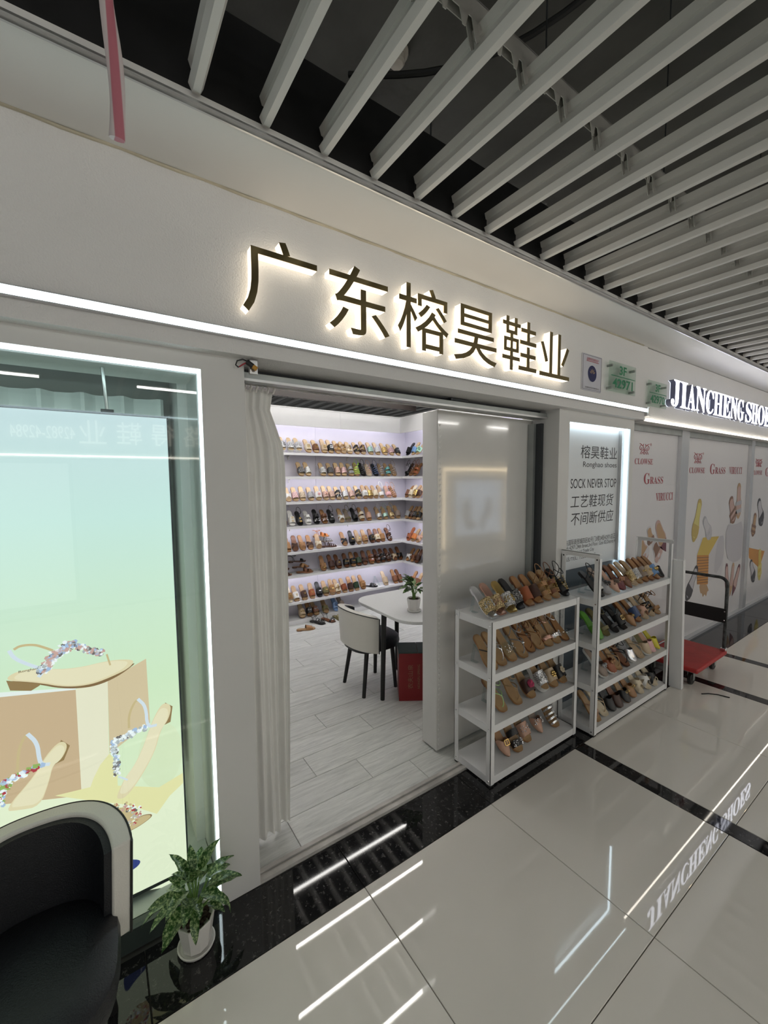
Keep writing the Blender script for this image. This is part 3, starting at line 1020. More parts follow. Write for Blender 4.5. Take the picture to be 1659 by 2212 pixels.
cs_add(obj('panel', MB().box(2.736, 3.599, 0.060, 0.074, 1.062, 2.136), mat('notice_white', (0.74, 0.77, 0.79), 0.25), cs))
cs_add(obj('lower_panel', MB().box(2.736, 3.599, 0.060, 0.074, 0.041, 1.060), GREYBLUE, cs))
cs_add(obj('light_tube', MB().box(3.590, 3.5985, 0.022, 0.034, 0.90, 2.125), M_BLED, cs))
cs_add(obj('light_tube', MB().box(2.745, 3.589, 0.022, 0.034, 2.128, 2.1355), M_BLED, cs))
cs_add(obj('edge_frame', MB().box(3.540, 3.550, 0.035, 0.060, 1.062, 2.125), ALU, cs))
PY = 0.0592
for nm, s_, bx, f in (
        ('shop_name', '榕昊鞋业', (2.985, 3.515, 1.892, 1.990), 0), ('english_name', 'Ronghao shoes', (3.02, 3.515, 1.815, 1.868), 0),
        ('slogan', 'SOCK NEVER STOP', (2.862, 3.52, 1.668, 1.738), 0), ('slogan', '工艺鞋现货', (2.872, 3.48, 1.520, 1.618), .02),
        ('slogan', '不间断供应', (2.880, 3.49, 1.390, 1.488), .02),
        ('address_line', '义乌国际商贸城四区82号门3楼24街42971店正', (2.775, 3.535, 1.243, 1.287), 0),
        ('address_line', 'Booth 42971,24th Street,3rd Floor, Gate 82,District 4', (2.775, 3.535, 1.206, 1.240), 0),
        ('address_line', 'Yiwu International Trade City', (2.775, 3.21, 1.166, 1.200), 0), ('address_line', '电话/TEL: 122385505', (2.78, 3.235, 1.125, 1.158), 0)):
    cs_add(link(nm, text_mesh(s_, *bx, PY, 0, False, f), INK, cs))

# ================================================================== NEIGHBOUR'S SHOP FRONT
NMAT = mat('poster_white', (0.70, 0.69, 0.71), 0.35, noise=(0.6, 0.03), coat=0.4)
DRED = mat('dark_red_print', (0.36, 0.05, 0.07), 0.4)
nwin = []
for i, (x0, x1) in enumerate(((3.6615, 4.745), (4.925, 6.865), (6.985, 9.0), (9.12, 12.9))):
    w_ = struct(f'window_{i + 2}', MB().box(x0, x1, 0.085, 0.139, 0.03, 2.19), NMAT)
    obj('head_rail', MB().box(x0, x1, 0.055, 0.0845, 2.15, 2.204), STEEL, w_)
    nwin.append(w_)
fm = MB().box(4.745, 4.925, 0.05, 0.1395, 0.0, 2.204).box(6.865, 6.985, 0.05, 0.1395, 0.0, 2.204).box(9.0, 9.12, 0.05, 0.1395, 0, 2.204).box(3.6615, 12.9, 0.04, 0.1395, 0.0, 0.0299)
struct('trim_7', fm, mat('satin_silver', (0.66, 0.67, 0.69), 0.22, 0.5))
nl = thing('led_strip', "thin warm white light strip along the neighbouring shop's fascia", 'light strip', (3.70, -0.045, 2.208))
obj('housing', MB().box(0.025, 9.3, -0.004, -0.0005, -0.001, 0.017), ALU, nl)
obj('light_tube', MB().box(0.025, 9.3, -0.012, -0.0045, 0.002, 0.014), M_NLED, nl)
NS = mat('letter_side_blue_grey', (0.16, 0.17, 0.26), 0.35)
NX = [4.085, 4.275, 4.425, 4.61, 4.855, 5.055, 5.300, 5.525, 5.735, 6.0, 6.215, 6.43, 6.685, 6.90, 7.10]
BOLD = {c: chr(0x1D400 + ord(c) - 65) for c in 'ABCDEFGHIJKLMNOPQRSTUVWXYZ'}
for i, c in enumerate('JIANCHENGSHOES'):
    x0, x1 = NX[i] + .008, NX[i + 1] - .008 - (0.05 if i == 8 else 0)
    lt = thing('sign_letter', f'glowing white serif letter {c}, {ORD[i]} of the neighbouring shop sign', 'sign letter', ((x0 + x1) / 2, -.045, 2.36), group='letters of the white serif sign')
    L0 = (-(x0 + x1) / 2, .045, -2.36)
    o = link('letter_side', text_mesh(BOLD[c], x0, x1, 2.36, 2.585, -.0495, .0405), NS, lt)
    o.location = L0
    o = link('face', text_mesh(BOLD[c], x0, x1, 2.36, 2.585, -.0905, .004), M_NSIGN, lt)
    o.location = L0
    o = link('back_glow', text_mesh(BOLD[c], x0, x1, 2.36, 2.585, -.0455, .0035), M_NGLOW, lt)
    o.location = L0

PRINT = {n: mat('poster_' + n, c, 0.4) for n, c in dict(brown=(.22, .12, .08), tan=(.46, .30, .17), yellow=(.62, .56, .20), silver=(.42, .43, .47), gold=(.50, .38, .12), orange=(.56, .26, .06), grey=(.50, .49, .53), dark=(.05, .05, .06), maroon=(.14, .04, .06), pink=(.52, .36, .33), palegrey=(.58, .57, .60), mustard=(.60, .44, .10)).items()}
PNAMES = list(PRINT)
PLIST = [PRINT[n] for n in PNAMES]


def poster_shape(name, parent, polys):
    mb = MB()
    for k, (c, poly) in enumerate(polys):
        y = 0.0846 - 0.0004 * k
        P = [Vector(p) for p in poly]
        if len(P) > 4 and c not in ('orange', 'mustard'):
            Q = []
            for a, b in zip(P, P[1:] + P[:1]):
                Q += [a * .75 + b * .25, a * .25 + b * .75]
            P = Q
        mb.add([(p.x, y, p.y) for p in P], [tuple(range(len(P)))], PNAMES.index(c))
    return obj(name, mb, PLIST, parent, smooth=False)


def print_shoe(parent, toe, heel, W, sole, inner, strap, style):
    """printed shoe seen from above; style 0 one broad strap, 1 pointed pump, 2 two straps"""
    T, H = Vector(toe), Vector(heel)
    W *= 1.3
    d = H - T
    L_ = d.length
    d.normalize()
    nn = Vector((-d.y, d.x))
    prof_ = [(0, .10), (.04, .45), (.12, .78), (.25, 1.0), (.40, .95), (.58, .70), (.75, .66), (.90, .68), (.97, .45), (1, .12)]
    if style == 1:
        prof_ = [(0, .04), (.08, .28), (.18, .60), (.30, .92), (.42, 1.0), (.60, .80), (.78, .72), (.90, .66), (.97, .42), (1, .12)]

    def outline(f, a=0.0, b=1.0):
        pts = [(t, w) for t, w in prof_ if a <= t <= b]
        l = [T + d * (L_ * (.5 + (t - .5) * (f if f < 1 else 1))) + nn * (w * W / 2 * f) for t, w in pts]
        r = [T + d * (L_ * (.5 + (t - .5) * (f if f < 1 else 1))) - nn * (w * W / 2 * f) for t, w in reversed(pts)]
        return l + r
    mb = MB()

    def put(P, k, c):
        mb.add([(p.x, 0.0832 - 0.0004 * k, p.y) for p in P], [tuple(range(len(P)))], PNAMES.index(c))
    put(outline(1.0), 0, sole)
    put(outline(.82), 1, inner)
    if style == 1:
        put(outline(1.0, 0, .30), 2, strap)
    elif style == 0:
        put(outline(1.08, .12, .40), 2, strap)
        c_ = T + d * L_ * .27
        put([c_ + d * W * .10 * math.cos(i * .785) + nn * W * .16 * math.sin(i * .785) for i in range(8)], 3, sole)
    else:
        for t in (.22, .44):
            c_ = T + d * L_ * t
            put([c_ + nn * W * .53 - d * L_ * .05, c_ + nn * W * .53 + d * L_ * .05, c_ - nn * W * .53 + d * L_ * .06, c_ - nn * W * .53 - d * L_ * .06], 2, strap)
    return obj('printed_shoe', mb, PLIST, parent, smooth=False)


def poster_text(name, parent, s_, x0, x1, z0, z1):
    return link(name, text_mesh(s_, x0, x1, z0, z1, 0.0838), DRED, parent)


def bold(s_):
    return ''.join(BOLD.get(c, c) for c in s_)


def crest(parent, x0, x1, z0, z1):
    """small mirrored scroll emblem"""
    mb = MB()
    w, h = (x1 - x0) / 2, z1 - z0
    cx = (x0 + x1) / 2
    for s_ in (-1, 1):
        for pts in ([(.08, 0), (.35, .25), (.55, .05), (.5, .0)], [(.1, .15), (.12, .6), (.45, .9), (.9, .8), (1.0, .55), (.75, .35), (.5, .5), (.6, .65)], [(.2, .98), (.3, .75), (.7, .95), (1.0, 1.0)], [(.05, .4), (.3, .45), (.7, .2), (.85, 0)]):
            P = [(cx + s_ * a * w, 0.0838, z0 + b * h) for a, b in pts]
            V = [Vector(p) for p in P]
            for _ in range(2):
                Q = [V[0]]
                for a, b in zip(V[:-1], V[1:]):
                    Q += [a * .75 + b * .25, a * .25 + b * .75]
                V = Q + [V[-1]]
            mb.tube(V, w * .03, 5)
    return obj('printed_emblem', mb, DRED, parent)


w1, w2, w3 = nwin[0], nwin[1], nwin[2]
crest(w1, 3.955, 4.135, 1.952, 2.045)
poster_text('registered_mark', w1, '®', 4.150, 4.185, 2.03, 2.055)
poster_text('brand_print', w1, bold('CLOWSE'), 3.875, 4.22, 1.862, 1.914)
poster_text('brand_initial', w1, bold('G'), 4.06, 4.175, 1.685, 1.785)
poster_text('brand_print', w1, bold('RASS'), 4.18, 4.45, 1.686, 1.752)
poster_text('brand_print', w1, bold('VIRUCCI'), 4.312, 4.683, 1.523, 1.599)
for spec in (((4.27, 1.11), (4.19, 1.29), .10, 'palegrey', 'tan', 'brown', 0), ((4.58, 1.02), (4.35, 1.33), .13, 'pink', 'tan', 'maroon', 1), ((4.18, .97), (4.02, 1.17), .15, 'pink', 'tan', 'palegrey', 0), ((4.47, .95), (4.31, 1.13), .13, 'palegrey', 'brown', 'pink', 0)):
    print_shoe(w1, *spec)
crest(w2, 5.155, 5.36, 1.892, 2.0)
poster_text('registered_mark', w2, '®', 5.375, 5.415, 1.985, 2.01)
poster_text('brand_print', w2, bold('CLOWSE'), 5.05, 5.465, 1.787, 1.848)
poster_text('brand_initial', w2, bold('G'), 5.61, 5.755, 1.778, 1.893)
poster_text('brand_print', w2, bold('RASS'), 5.765, 6.085, 1.782, 1.858)
poster_text('brand_print', w2, bold('VIRUCCI'), 6.215, 6.665, 1.780, 1.866)
poster_shape('printed_block', w2, [('palegrey', [(5.42, 1.06), (5.52, 1.08), (6.18, 1.05), (6.20, .55), (5.91, .55), (5.40, .56)]), ('grey', [(6.0, 1.05), (6.18, 1.05), (6.2, .75), (5.91, .56), (5.91, .86)]), ('mustard', [(5.513, 1.076), (6.002, 1.05), (5.71, .86), (5.369, .893)]), ('orange', [(5.369, .893), (5.71, .86), (5.728, .516), (5.412, .563)]), ('grey', [(6.20, 1.18), (6.52, 1.15), (6.83, 1.19), (6.86, .72), (6.72, .67), (6.48, .68), (6.26, .78)])]
             + [('brown', [(5.372 + .004 * j, .868 - .032 * j), (5.711 + .001 * j, .838 - .032 * j), (5.711 + .001 * j, .830 - .032 * j), (5.372 + .004 * j, .860 - .032 * j)]) for j in range(10)])
for spec in (((5.245, 1.05), (5.385, 1.51), .135, 'gold', 'yellow', 'gold', 0), ((5.745, 1.05), (5.50, 1.295), .125, 'silver', 'palegrey', 'grey', 0), ((6.49, 1.18), (6.31, 1.50), .17, 'brown', 'pink', 'brown', 2), ((6.63, 1.22), (6.59, 1.67), .15, 'tan', 'pink', 'silver', 2),
             ((6.385, .28), (6.305, .69), .10, 'maroon', 'pink', 'dark', 1), ((6.49, .25), (6.555, .67), .10, 'tan', 'pink', 'tan', 1), ((6.565, .24), (6.795, .62), .11, 'maroon', 'pink', 'maroon', 1), ((5.13, .43), (5.40, .77), .13, 'dark', 'grey', 'dark', 0)):
    print_shoe(w2, *spec)
poster_shape('printed_feather', w2, [('tan', [(5.47, .555), (5.60, .555), (5.69, .53), (5.781, .429), (5.73, .44), (5.70, .37), (5.65, .42), (5.60, .38), (5.57, .44), (5.521, .44)])])
crest(w3, 7.185, 7.44, 1.88, 1.98)
poster_text('brand_print', w3, bold('CLOWSE'), 7.075, 7.485, 1.771, 1.83)
poster_text('brand_initial', w3, bold('G'), 7.63, 7.80, 1.752, 1.872)
poster_text('brand_print', w3, bold('RASS'), 7.81, 8.12, 1.762, 1.84)
poster_shape('printed_block', w3, [('orange', [(7.117, .804), (7.831, .685), (7.632, .458), (7.143, .666)])])
for spec in (((7.64, 1.07), (7.40, 1.44), .17, 'dark', 'grey', 'dark', 0), ((7.24, .94), (7.31, 1.26), .13, 'brown', 'tan', 'brown', 2), ((7.67, .28), (7.60, .74), .13, 'yellow', 'mustard', 'yellow', 2), ((7.44, .30), (7.22, .62), .13, 'dark', 'grey', 'dark', 0)):
    print_shoe(w3, *spec)

# ================================================================== OPPOSITE SHOP (seen in the glass)
M_OSIGN = emis('opposite_letter', (1.0, 0.92, 0.78), E_OPP)
OY = -5.148
for i, c in enumerate('路得鞋业'):
    xa = 1.25 - 0.42 * i
    lt = thing('sign_letter', f'{ORD[i]} lit character of the sign across the corridor', 'sign letter', (xa, OY, 2.25), group='characters of the opposite sign')
    o = link('face', text_mesh(c, xa - .15, xa + .15, 2.25, 2.56, OY + .002, .03, True), M_OSIGN, lt)
    o.location = (-xa, -OY, -2.25)
lt = thing('sign_letter', 'lit numerals 42982-42984 of the sign across the corridor', 'sign number', (-.52, OY, 2.3))
o = link('face', text_mesh('42982-42984', -.85, -.20, 2.30, 2.46, OY + .002, .02, True), M_OSIGN, lt)
o.location = (.52, -OY, -2.3)
ol = thing('led_strip', 'light strip along the foot of the opposite fascia', 'light strip', (0, OY, 2.07))
obj('light_tube', MB().box(-4.0, 6.4, 0.0, 0.02, 0, 0.025), M_NLED, ol)
ol = thing('led_strip', 'light strip along the head of the opposite fascia', 'light strip', (0, OY, 2.66))
obj('light_tube', MB().box(-4.0, 6.4, 0.0, 0.02, 0, 0.022), M_LED, ol)
ow_ = thing('display_case', 'lit poster case with warm framing strips across the corridor', 'display case', (7.95, -5.199, 0.05))
WARM = emis('warm_frame_led', (1.0, 0.78, 0.48), 9)
obj('poster', MB().box(-.80, .80, 0.0, 0.02, 0.30, 1.65), mat('blue_lit_poster', (.3, .35, .4), .4, emit=((.62, .75, .95), 1.6)), ow_)
obj('light_tube', MB().box(-1.22, 1.22, 0.0, 0.025, 1.90, 1.96), WARM, ow_)
obj('light_tube', MB().box(-1.22, -1.17, 0.0, 0.025, 0.02, 1.90), WARM, ow_)
obj('light_tube', MB().box(1.17, 1.22, 0.0, 0.025, 0.02, 1.90), WARM, ow_)
shoe_print = MB()
for (a, b_, c, d) in ((-.45, .9, .16, .34), (.35, .95, .14, .3), (-.3, .55, .2, .12), (.15, .6, .1, .22)):
    shoe_print.add([(a + c * math.cos(2 * math.pi * i / 16), .021, b_ + d * math.sin(2 * math.pi * i / 16)) for i in range(16)], [tuple(range(16))])
obj('printed_shoes', shoe_print, PRINT['tan'], ow_)
# glowing window panels opposite, added as fill light for the corridor
M_OFILL = mat('opposite_window_fill', (.5, .5, .5), .3, emit=((1.0, .96, .90), 0.7))
for i, (a, b_) in enumerate(((-3.9, -2.2), (-1.9, -0.3), (1.6, 3.4), (3.7, 5.6), (9.6, 12.6))):
    wn = tag(obj(f'window_{i + 6}', MB().box(a, b_, -5.1995, -5.18, 0.15, 1.98), M_OFILL), kind='structure')
    obj('window_frame', MB().box(a - .04, a, -5.1995, -5.16, .1, 2.03).box(b_, b_ + .04, -5.1995, -5.16, .1, 2.03).box(a, b_, -5.1995, -5.16, 1.98, 2.03).box(a, b_, -5.1995, -5.16, .1, .15), STEEL, wn)

# ================================================================== WALL SHELVING in the shop
SH = [2.065, 1.785, 1.487, 1.195, 0.890, 0.605, 0.280]
TOPS = [2.375] + [z - 0.03 for z in SH]


def seam_panel(name, x0, x1, y0, y1, z0, z1, m, par, off_):
    o = obj(name, MB().box(x0, x1, y0, y1, z0, z1), m, par)
    o.location = off_
    return o


su = thing('wall_shelving', 'white wall shelving full of sandals along the back of the shop', 'shelving', (2.1, 3.07, 0.0))
O = (-2.1, -3.07, 0)
sr = thing('wall_shelving', 'white wall shelving on the right side wall of the shop', 'shelving', (3.62, 1.9, 0.0))
O2 = (-3.62, -1.9, 0)
for (a, b_) in ((0.62, 1.46), (1.462, 2.292), (2.294, 3.735)):
    seam_panel('back_panel', a, b_, 3.170, 3.189, 0.05, 2.60, LILAC, su, O)
for (a, b_) in ((0.62, 1.16), (1.162, 2.535), (2.537, 3.462)):
    seam_panel('header_panel', a, b_, 2.95, 2.966, 2.375, 2.575, SHELFWHITE, su, O)
seam_panel('top_board', 0.62, 3.735, 2.945, 3.169, 2.5755, 2.590, SHELFWHITE, su, O)
for z in SH:
    o = obj('shelf', MB().box(0.62, 3.739, 2.962, 3.1695, z - 0.012, z).box(0.62, 3.739, 2.950, 2.962, z - 0.03, z), SHELFWHITE, su)
    o.location = O
seam_panel('plinth', 0.62, 3.739, 2.962, 3.1695, 0.0, 0.055, SHELFWHITE, su, O)
seam_panel('end_panel', 0.60, 0.619, 2.95, 3.189, 0.0, 2.59, SHELFWHITE, su, O)
for i in (0, 2, 4, 6):
    z = TOPS[i]
    seam_panel('light_tube', 0.66, 3.45, 2.968, 2.980, z + 0.010 if i else 2.46, z + 0.016 if i else 2.468, M_SHELFLED, su, O)
for x in (1.05, 1.93, 2.75):
    for z in SH[:-1]:
        o = obj('bracket', MB().box(x - .006, x + .006, 3.11, 3.1695, z - .038, z - .0305).box(x - .006, x + .006, 3.160, 3.1695, z - .075, z - .038), CERAMIC, su)
        o.location = O
# right return
for (a, b_) in ((0.60, 1.90), (1.902, 3.168)):
    seam_panel('back_panel', 3.721, 3.7395, a, b_, 0.0552, 2.575, LILAC, sr, O2)
seam_panel('header_panel', 3.463, 3.479, 0.60, 2.9495, 2.375, 2.575, SHELFWHITE, sr, O2)
seam_panel('top_board', 3.463, 3.735, 0.60, 2.944, 2.5755, 2.590, SHELFWHITE, sr, O2)
for z in SH:
    o = obj('shelf', MB().box(3.512, 3.7205, 0.60, 2.9495, z - 0.012, z).box(3.50, 3.512, 0.60, 2.9495, z - 0.03, z), SHELFWHITE, sr)
    o.location = O2
seam_panel('plinth', 3.512, 3.7205, 0.60, 2.9495, 0.0, 0.055, SHELFWHITE, sr, O2)
for i in (0, 2, 4, 6):
    z = TOPS[i]
    seam_panel('light_tube', 3.518, 3.530, 0.70, 2.90, z + 0.010 if i else 2.46, z + 0.016 if i else 2.468, M_SHELFLED, sr, O2)
# ceiling tubes in the shop; row nearest the entrance added to light the doorway
for k, y in enumerate((0.46, 0.91, 1.37, 1.88, 2.42)):
    t_ = thing('tube_light', f'linear tube light under the shop ceiling, {ORD[k]} row from the entrance', 'tube light', (2.0, y, 2.80), group='tube lights under the shop ceiling')
    obj('housing', MB().box(-1.5, 1.4, -0.018, 0.018, 0.012, 0.035), CERAMIC, t_)
    obj('light_tube', MB().tube([(-1.44, 0, 0), (1.39, 0, 0)], 0.012, 10), M_TUBE, t_)
    for hx in (-1.2, 1.2):
        obj('hanger', MB().tube([(hx, 0, 0.035), (hx, 0, 0.06)], 0.003, 6), ALU, t_)

# ================================================================== CHAIRS
def sup(A, a, b, p=2.6):
    c, s_ = math.cos(A), math.sin(A)
    return (a * math.copysign(abs(c) ** (2 / p), c), b * math.copysign(abs(s_) ** (2 / p), s_))


def chair(label, loc, rz):
    """tub chair facing local +x ; back wraps round -x"""
    t = thing('tub_chair', label, 'chair', loc, (0, 0, rz))
    A0, A1 = R(180 - 82), R(180 + 82)

    def ztop(u):
        return 0.708 - 0.060 * abs(2 * u - 1) ** 2.2

    def zbot(u):
        return 0.40 - 0.045 * abs(2 * u - 1) ** 2

    def fn(u, v, side, ro=(0.230, 0.225), ri=(0.180, 0.175), z0=zbot, z1=ztop, ext=0.0):
        A = A0 + (A1 - A0) * u
        lean = 0.022 * v
        ax, by = (ro if side == 0 else ri)
        x, y = sup(A, ax + lean * (1 - .4 * abs(2 * u - 1)), by + lean * .6)
        return (x + 0.0, y, z0(u) + (z1(u) - z0(u)) * v)
    obj('backrest_shell', MB().shell(fn, 40, 8), WHITELEATHER, t, bevel=0.006)

    def fin(u, v, side):
        u2 = 0.012 + 0.976 * u
        A = A0 + (A1 - A0) * u2
        lean = 0.022 * v
        ax, by = ((0.1805, 0.1755) if side == 0 else (0.160, 0.155))
        x, y = sup(A, ax + lean * (1 - .4 * abs(2 * u - 1)), by + lean * .6)
        return (x, y, zbot(u2) + (ztop(u2) - 0.012 - zbot(u2)) * v)
    obj('backrest_lining', MB().shell(fin, 40, 8), BLACKLEATHER, t)
    pp_ = []
    for i in range(41):
        u = i / 40
        q = fn(u, 1, 0)
        pp_.append((q[0] * 1.003, q[1] * 1.003, q[2] - 0.004))
    e0, e1 = fn(0, 0, 0), fn(1, 0, 0)
    pp_ = [(e0[0] + .003, e0[1], e0[2])] + pp_ + [(e1[0] + .003, e1[1], e1[2])]
    obj('piping', MB().tube(pp_, 0.0038, 6), BLACK, t)
    seat = MB()
    prof_ = [(0.86, 0.345), (1.0, 0.360), (1.03, 0.395), (1.0, 0.430), (0.90, 0.447), (0.55, 0.455), (0.02, 0.458)]
    n = 36
    vs_, fs = [], []
    for f_, z in prof_:
        for k in range(n):
            A = 2 * math.pi * k / n
            x, y = sup(A, 0.205 * f_, 0.192 * f_, 2.8)
            vs_.append((x + 0.035 * (1 if x > 0 else .2), y, z))
    for i in range(len(prof_) - 1):
        for k in range(n):
            fs.append((i * n + k, i * n + (k + 1) % n, (i + 1) * n + (k + 1) % n, (i + 1) * n + k))
    fs.append(tuple(reversed(range(n))))
    fs.append(tuple((len(prof_) - 1) * n + k for k in range(n)))
    seat.add(vs_, fs)
    obj('seat', seat, BLACKLEATHER, t)
    for sx in (-1, 1):
        for sy in (-1, 1):
            obj('leg', MB().tube([(0.02 + sx * 0.125, sy * 0.125, 0.36), (0.0 + sx * 0.158, sy * 0.158, 0.0)], [0.019, 0.015], 12), BLACK, t)
    return t


chair('cream and black tub chair tucked at the white table inside the shop', (1.835, 1.215, 0.0), 0.0)
chair('cream and black tub chair in front of the lit display window', (-0.205, -0.300, 0.0), R(-92))

# ================================================================== TABLE
tb = thing('table', 'white rounded table with black legs inside the shop', 'table', (2.17, 0.965, 0.0))
pl = []
for (cx, cy, a0) in ((0.22, 0.26, 0), (-0.24, 0.28, 90), (-0.20, -0.20, 180), (0.20, -0.20, 270)):
    r_ = 0.15 if a0 != 180 else 0.2
    if a0 == 0: cx = 0.37 - r_; cy = 0.415 - r_
    if a0 == 90: cx = -0.405 + r_; cy = 0.415 - r_
    if a0 == 180: cx = -0.405 + r_; cy = -0.415 + r_
    if a0 == 270: cx = 0.37 - r_; cy = -0.415 + r_
    for k in range(9):
        A = R(a0 + 90 * k / 8)
        pl.append((cx + r_ * math.cos(A), cy + r_ * math.sin(A)))
obj('table_top', MB().prismz(pl, 0.697, 0.722), mat('white_table_top', (0.74, 0.75, 0.74), 0.3, noise=(90, 0.03)), tb, bevel=0.004)
for (lx, ly) in ((-0.375, -0.03), (0.015, 0.335), (0.015, -0.33), (0.33, -0.03)):
    lg = obj('leg', MB().tube([(lx, ly, 0.696), (lx - .02 * (lx < -.2), ly, 0.008)], [0.021, 0.017], 14), BLACK, tb)
    obj('foot_pad', MB().lathe([(0.016, 0.0), (0.017, 0.008)], 12, (lx - .02 * (lx < -.2), ly, 0)), CERAMIC, lg)
obj('apron', MB().box(-0.33, 0.30, -0.02, 0.02, 0.672, 0.696).box(-0.005, 0.035, -0.30, 0.31, 0.672, 0.696), BLACK, tb)

# ================================================================== CARTON
cb = thing('carton', 'red and green cardboard carton on the shop floor beside the table', 'carton', (2.06, 0.86, 0.0), (0, 0, R(-33)))
REDC = mat('red_carton', (0.26, 0.018, 0.020), 0.4, noise=(3, 0.08))
GRNC = mat('green_carton', (0.022, 0.05, 0.042), 0.45)
obj('body', MB().box(-0.15, 0.15, -0.105, 0.105, 0.0, 0.385), REDC, cb, bevel=0.002)
obj('lid_flap', MB().box(-0.151, -0.0015, -0.106, 0.106, 0.3852, 0.392).box(-0.151, -0.148, -0.106, 0.106, 0.35, 0.3852), GRNC, cb, bevel=0.001)
obj('lid_flap', MB().box(0.0015, 0.151, -0.106, 0.106, 0.3852, 0.392), GRNC, cb, bevel=0.001)
GOLDP = mat('gold_print', (0.30, 0.16, 0.09), 0.5)


def side_text(s_, a0, a1, b0, b1):
    me = text_mesh(s_, a0, a1, b0, b1, 0)
    for v in me.vertices:          # turn a quarter so the line climbs the carton
        v.co = (-v.co.z, -0.1058, v.co.x)
    return me


link('carton_print', side_text('农夫山泉', 0.10, 0.295, -0.005, 0.035), GOLDP, cb, (-.045, 0, 0))
link('carton_print', side_text('NONGFU SPRING', 0.10, 0.295, -0.06, -0.042), GOLDP, cb, (-.045, 0, 0))
link('carton_print', side_text('NATURAL WATER', 0.10, 0.295, -0.10, -0.085), GOLDP, cb, (-.045, 0, 0))

# ================================================================== PLANTS
def leaf_mat():
    m, nt, b = nodes_of('variegated_leaf')
    N, L = nt.nodes, nt.links
    tc = N.new('ShaderNodeTexCoord')
    n = N.new('ShaderNodeTexNoise')
    n.inputs['Scale'].default_value = 75
    n.inputs['Detail'].default_value = 5
    n.inputs['Roughness'].default_value = .7
    L.new(tc.outputs['Object'], n.inputs['Vector'])
    r = N.new('ShaderNodeValToRGB')
    e = r.color_ramp.elements
    e[0].position, e[0].color = 0.47, (0.018, 0.080, 0.010, 1)
    e[1].position, e[1].color = 0.60, (0.40, 0.52, 0.24, 1)
    L.new(n.outputs['Fac'], r.inputs['Fac'])
    L.new(r.outputs['Color'], b.inputs['Base Color'])
    b.inputs['Roughness'].default_value = 0.35
    return m


LEAF = leaf_mat()
STEM = mat('pale_green_stem', (0.14, 0.26, 0.06), 0.5)


def leaf_mesh(Lf, W, bend):
    mb = MB()
    n = 9
    vs_, fs = [], []
    for i in range(n + 1):
        t = i / n
        w = W * (math.sin(math.pi * min(1, t ** 0.75)) ** 0.8) * (1 - 0.15 * t) + 0.0008
        y = Lf * (math.sin(bend * t) / bend)
        z = -Lf * ((1 - math.cos(bend * t)) / bend)
        for s_ in (-1, -.5, 0, .5, 1):
            vs_.append((s_ * w / 2, y, z + 0.22 * w * (s_ * s_ - 0.3) + 0.002 * math.sin(t * 16 + s_ * 2)))
    for i in range(n):
        for j in range(4):
            a = i * 5 + j
            fs.append((a, a + 1, a + 6, a + 5))
    k = len(vs_)
    vs2 = [(x, y, z - 0.0008) for x, y, z in vs_]
    mb.add(vs_, fs)
    mb.add(vs2, [tuple(reversed(f)) for f in fs])
    return mb.mesh('leaf')


LM = [leaf_mesh(0.105, 0.044, 0.75), leaf_mesh(0.125, 0.050, 0.95), leaf_mesh(0.085, 0.038, 0.5), leaf_mesh(0.12, 0.042, 1.25)]


def plant(label, loc, rz, leaves, scale=1.0):
    t = thing('potted_plant', label, 'potted plant', loc, (0, 0, rz))
    t.scale = (scale,) * 3
    pot = MB()
    n = 10
    pot.lathe([(0.046, 0.010), (0.050, 0.012), (0.066, 0.113), (0.066, 0.120), (0.060, 0.120), (0.057, 0.100)], n)
    obj('pot', pot, CERAMIC, t, smooth=False, bevel=0.002)
    obj('saucer', MB().lathe([(0.050, 0.0), (0.062, 0.004), (0.066, 0.014), (0.062, 0.016), (0.055, 0.009), (0.02, 0.009)], 28), CERAMIC, t)
    pb = MB()
    rnd = random.Random(3)
    pb.lathe([(0.056, 0.090), (0.055, 0.098), (0.01, 0.102)], 14)
    for i in range(70):
        A, r_ = rnd.random() * 6.28, 0.05 * math.sqrt(rnd.random())
        pb.ball((r_ * math.cos(A), r_ * math.sin(A), 0.103 + 0.004 * rnd.random()), 0.006 + 0.002 * rnd.random(), 6, 4)
    tag(obj('pebbles', pb, SOIL, t), kind='stuff')
    for (az, el, ht, sp, k, sc) in leaves:
        # az azimuth, sp stem spread, ht height of leaf base, el leaf elevation, k mesh
        a = R(az)
        bx, by = sp * math.cos(a), sp * math.sin(a)
        p0 = (0.012 * math.cos(a + 1), 0.012 * math.sin(a + 1), 0.100)
        p1 = (bx * .35, by * .35, 0.1 + (ht - 0.1) * .55)
        p2 = (bx, by, ht)
        s_ = obj('stem', MB().tube([p0, p1, p2], [0.0035, 0.003, 0.002], 6), STEM, t)
        lf = link('leaf', LM[k], LEAF, t, p2, (R(el), R(random.uniform(-18, 18)), a - math.pi / 2))
        lf.scale = (sc,) * 3
    return t


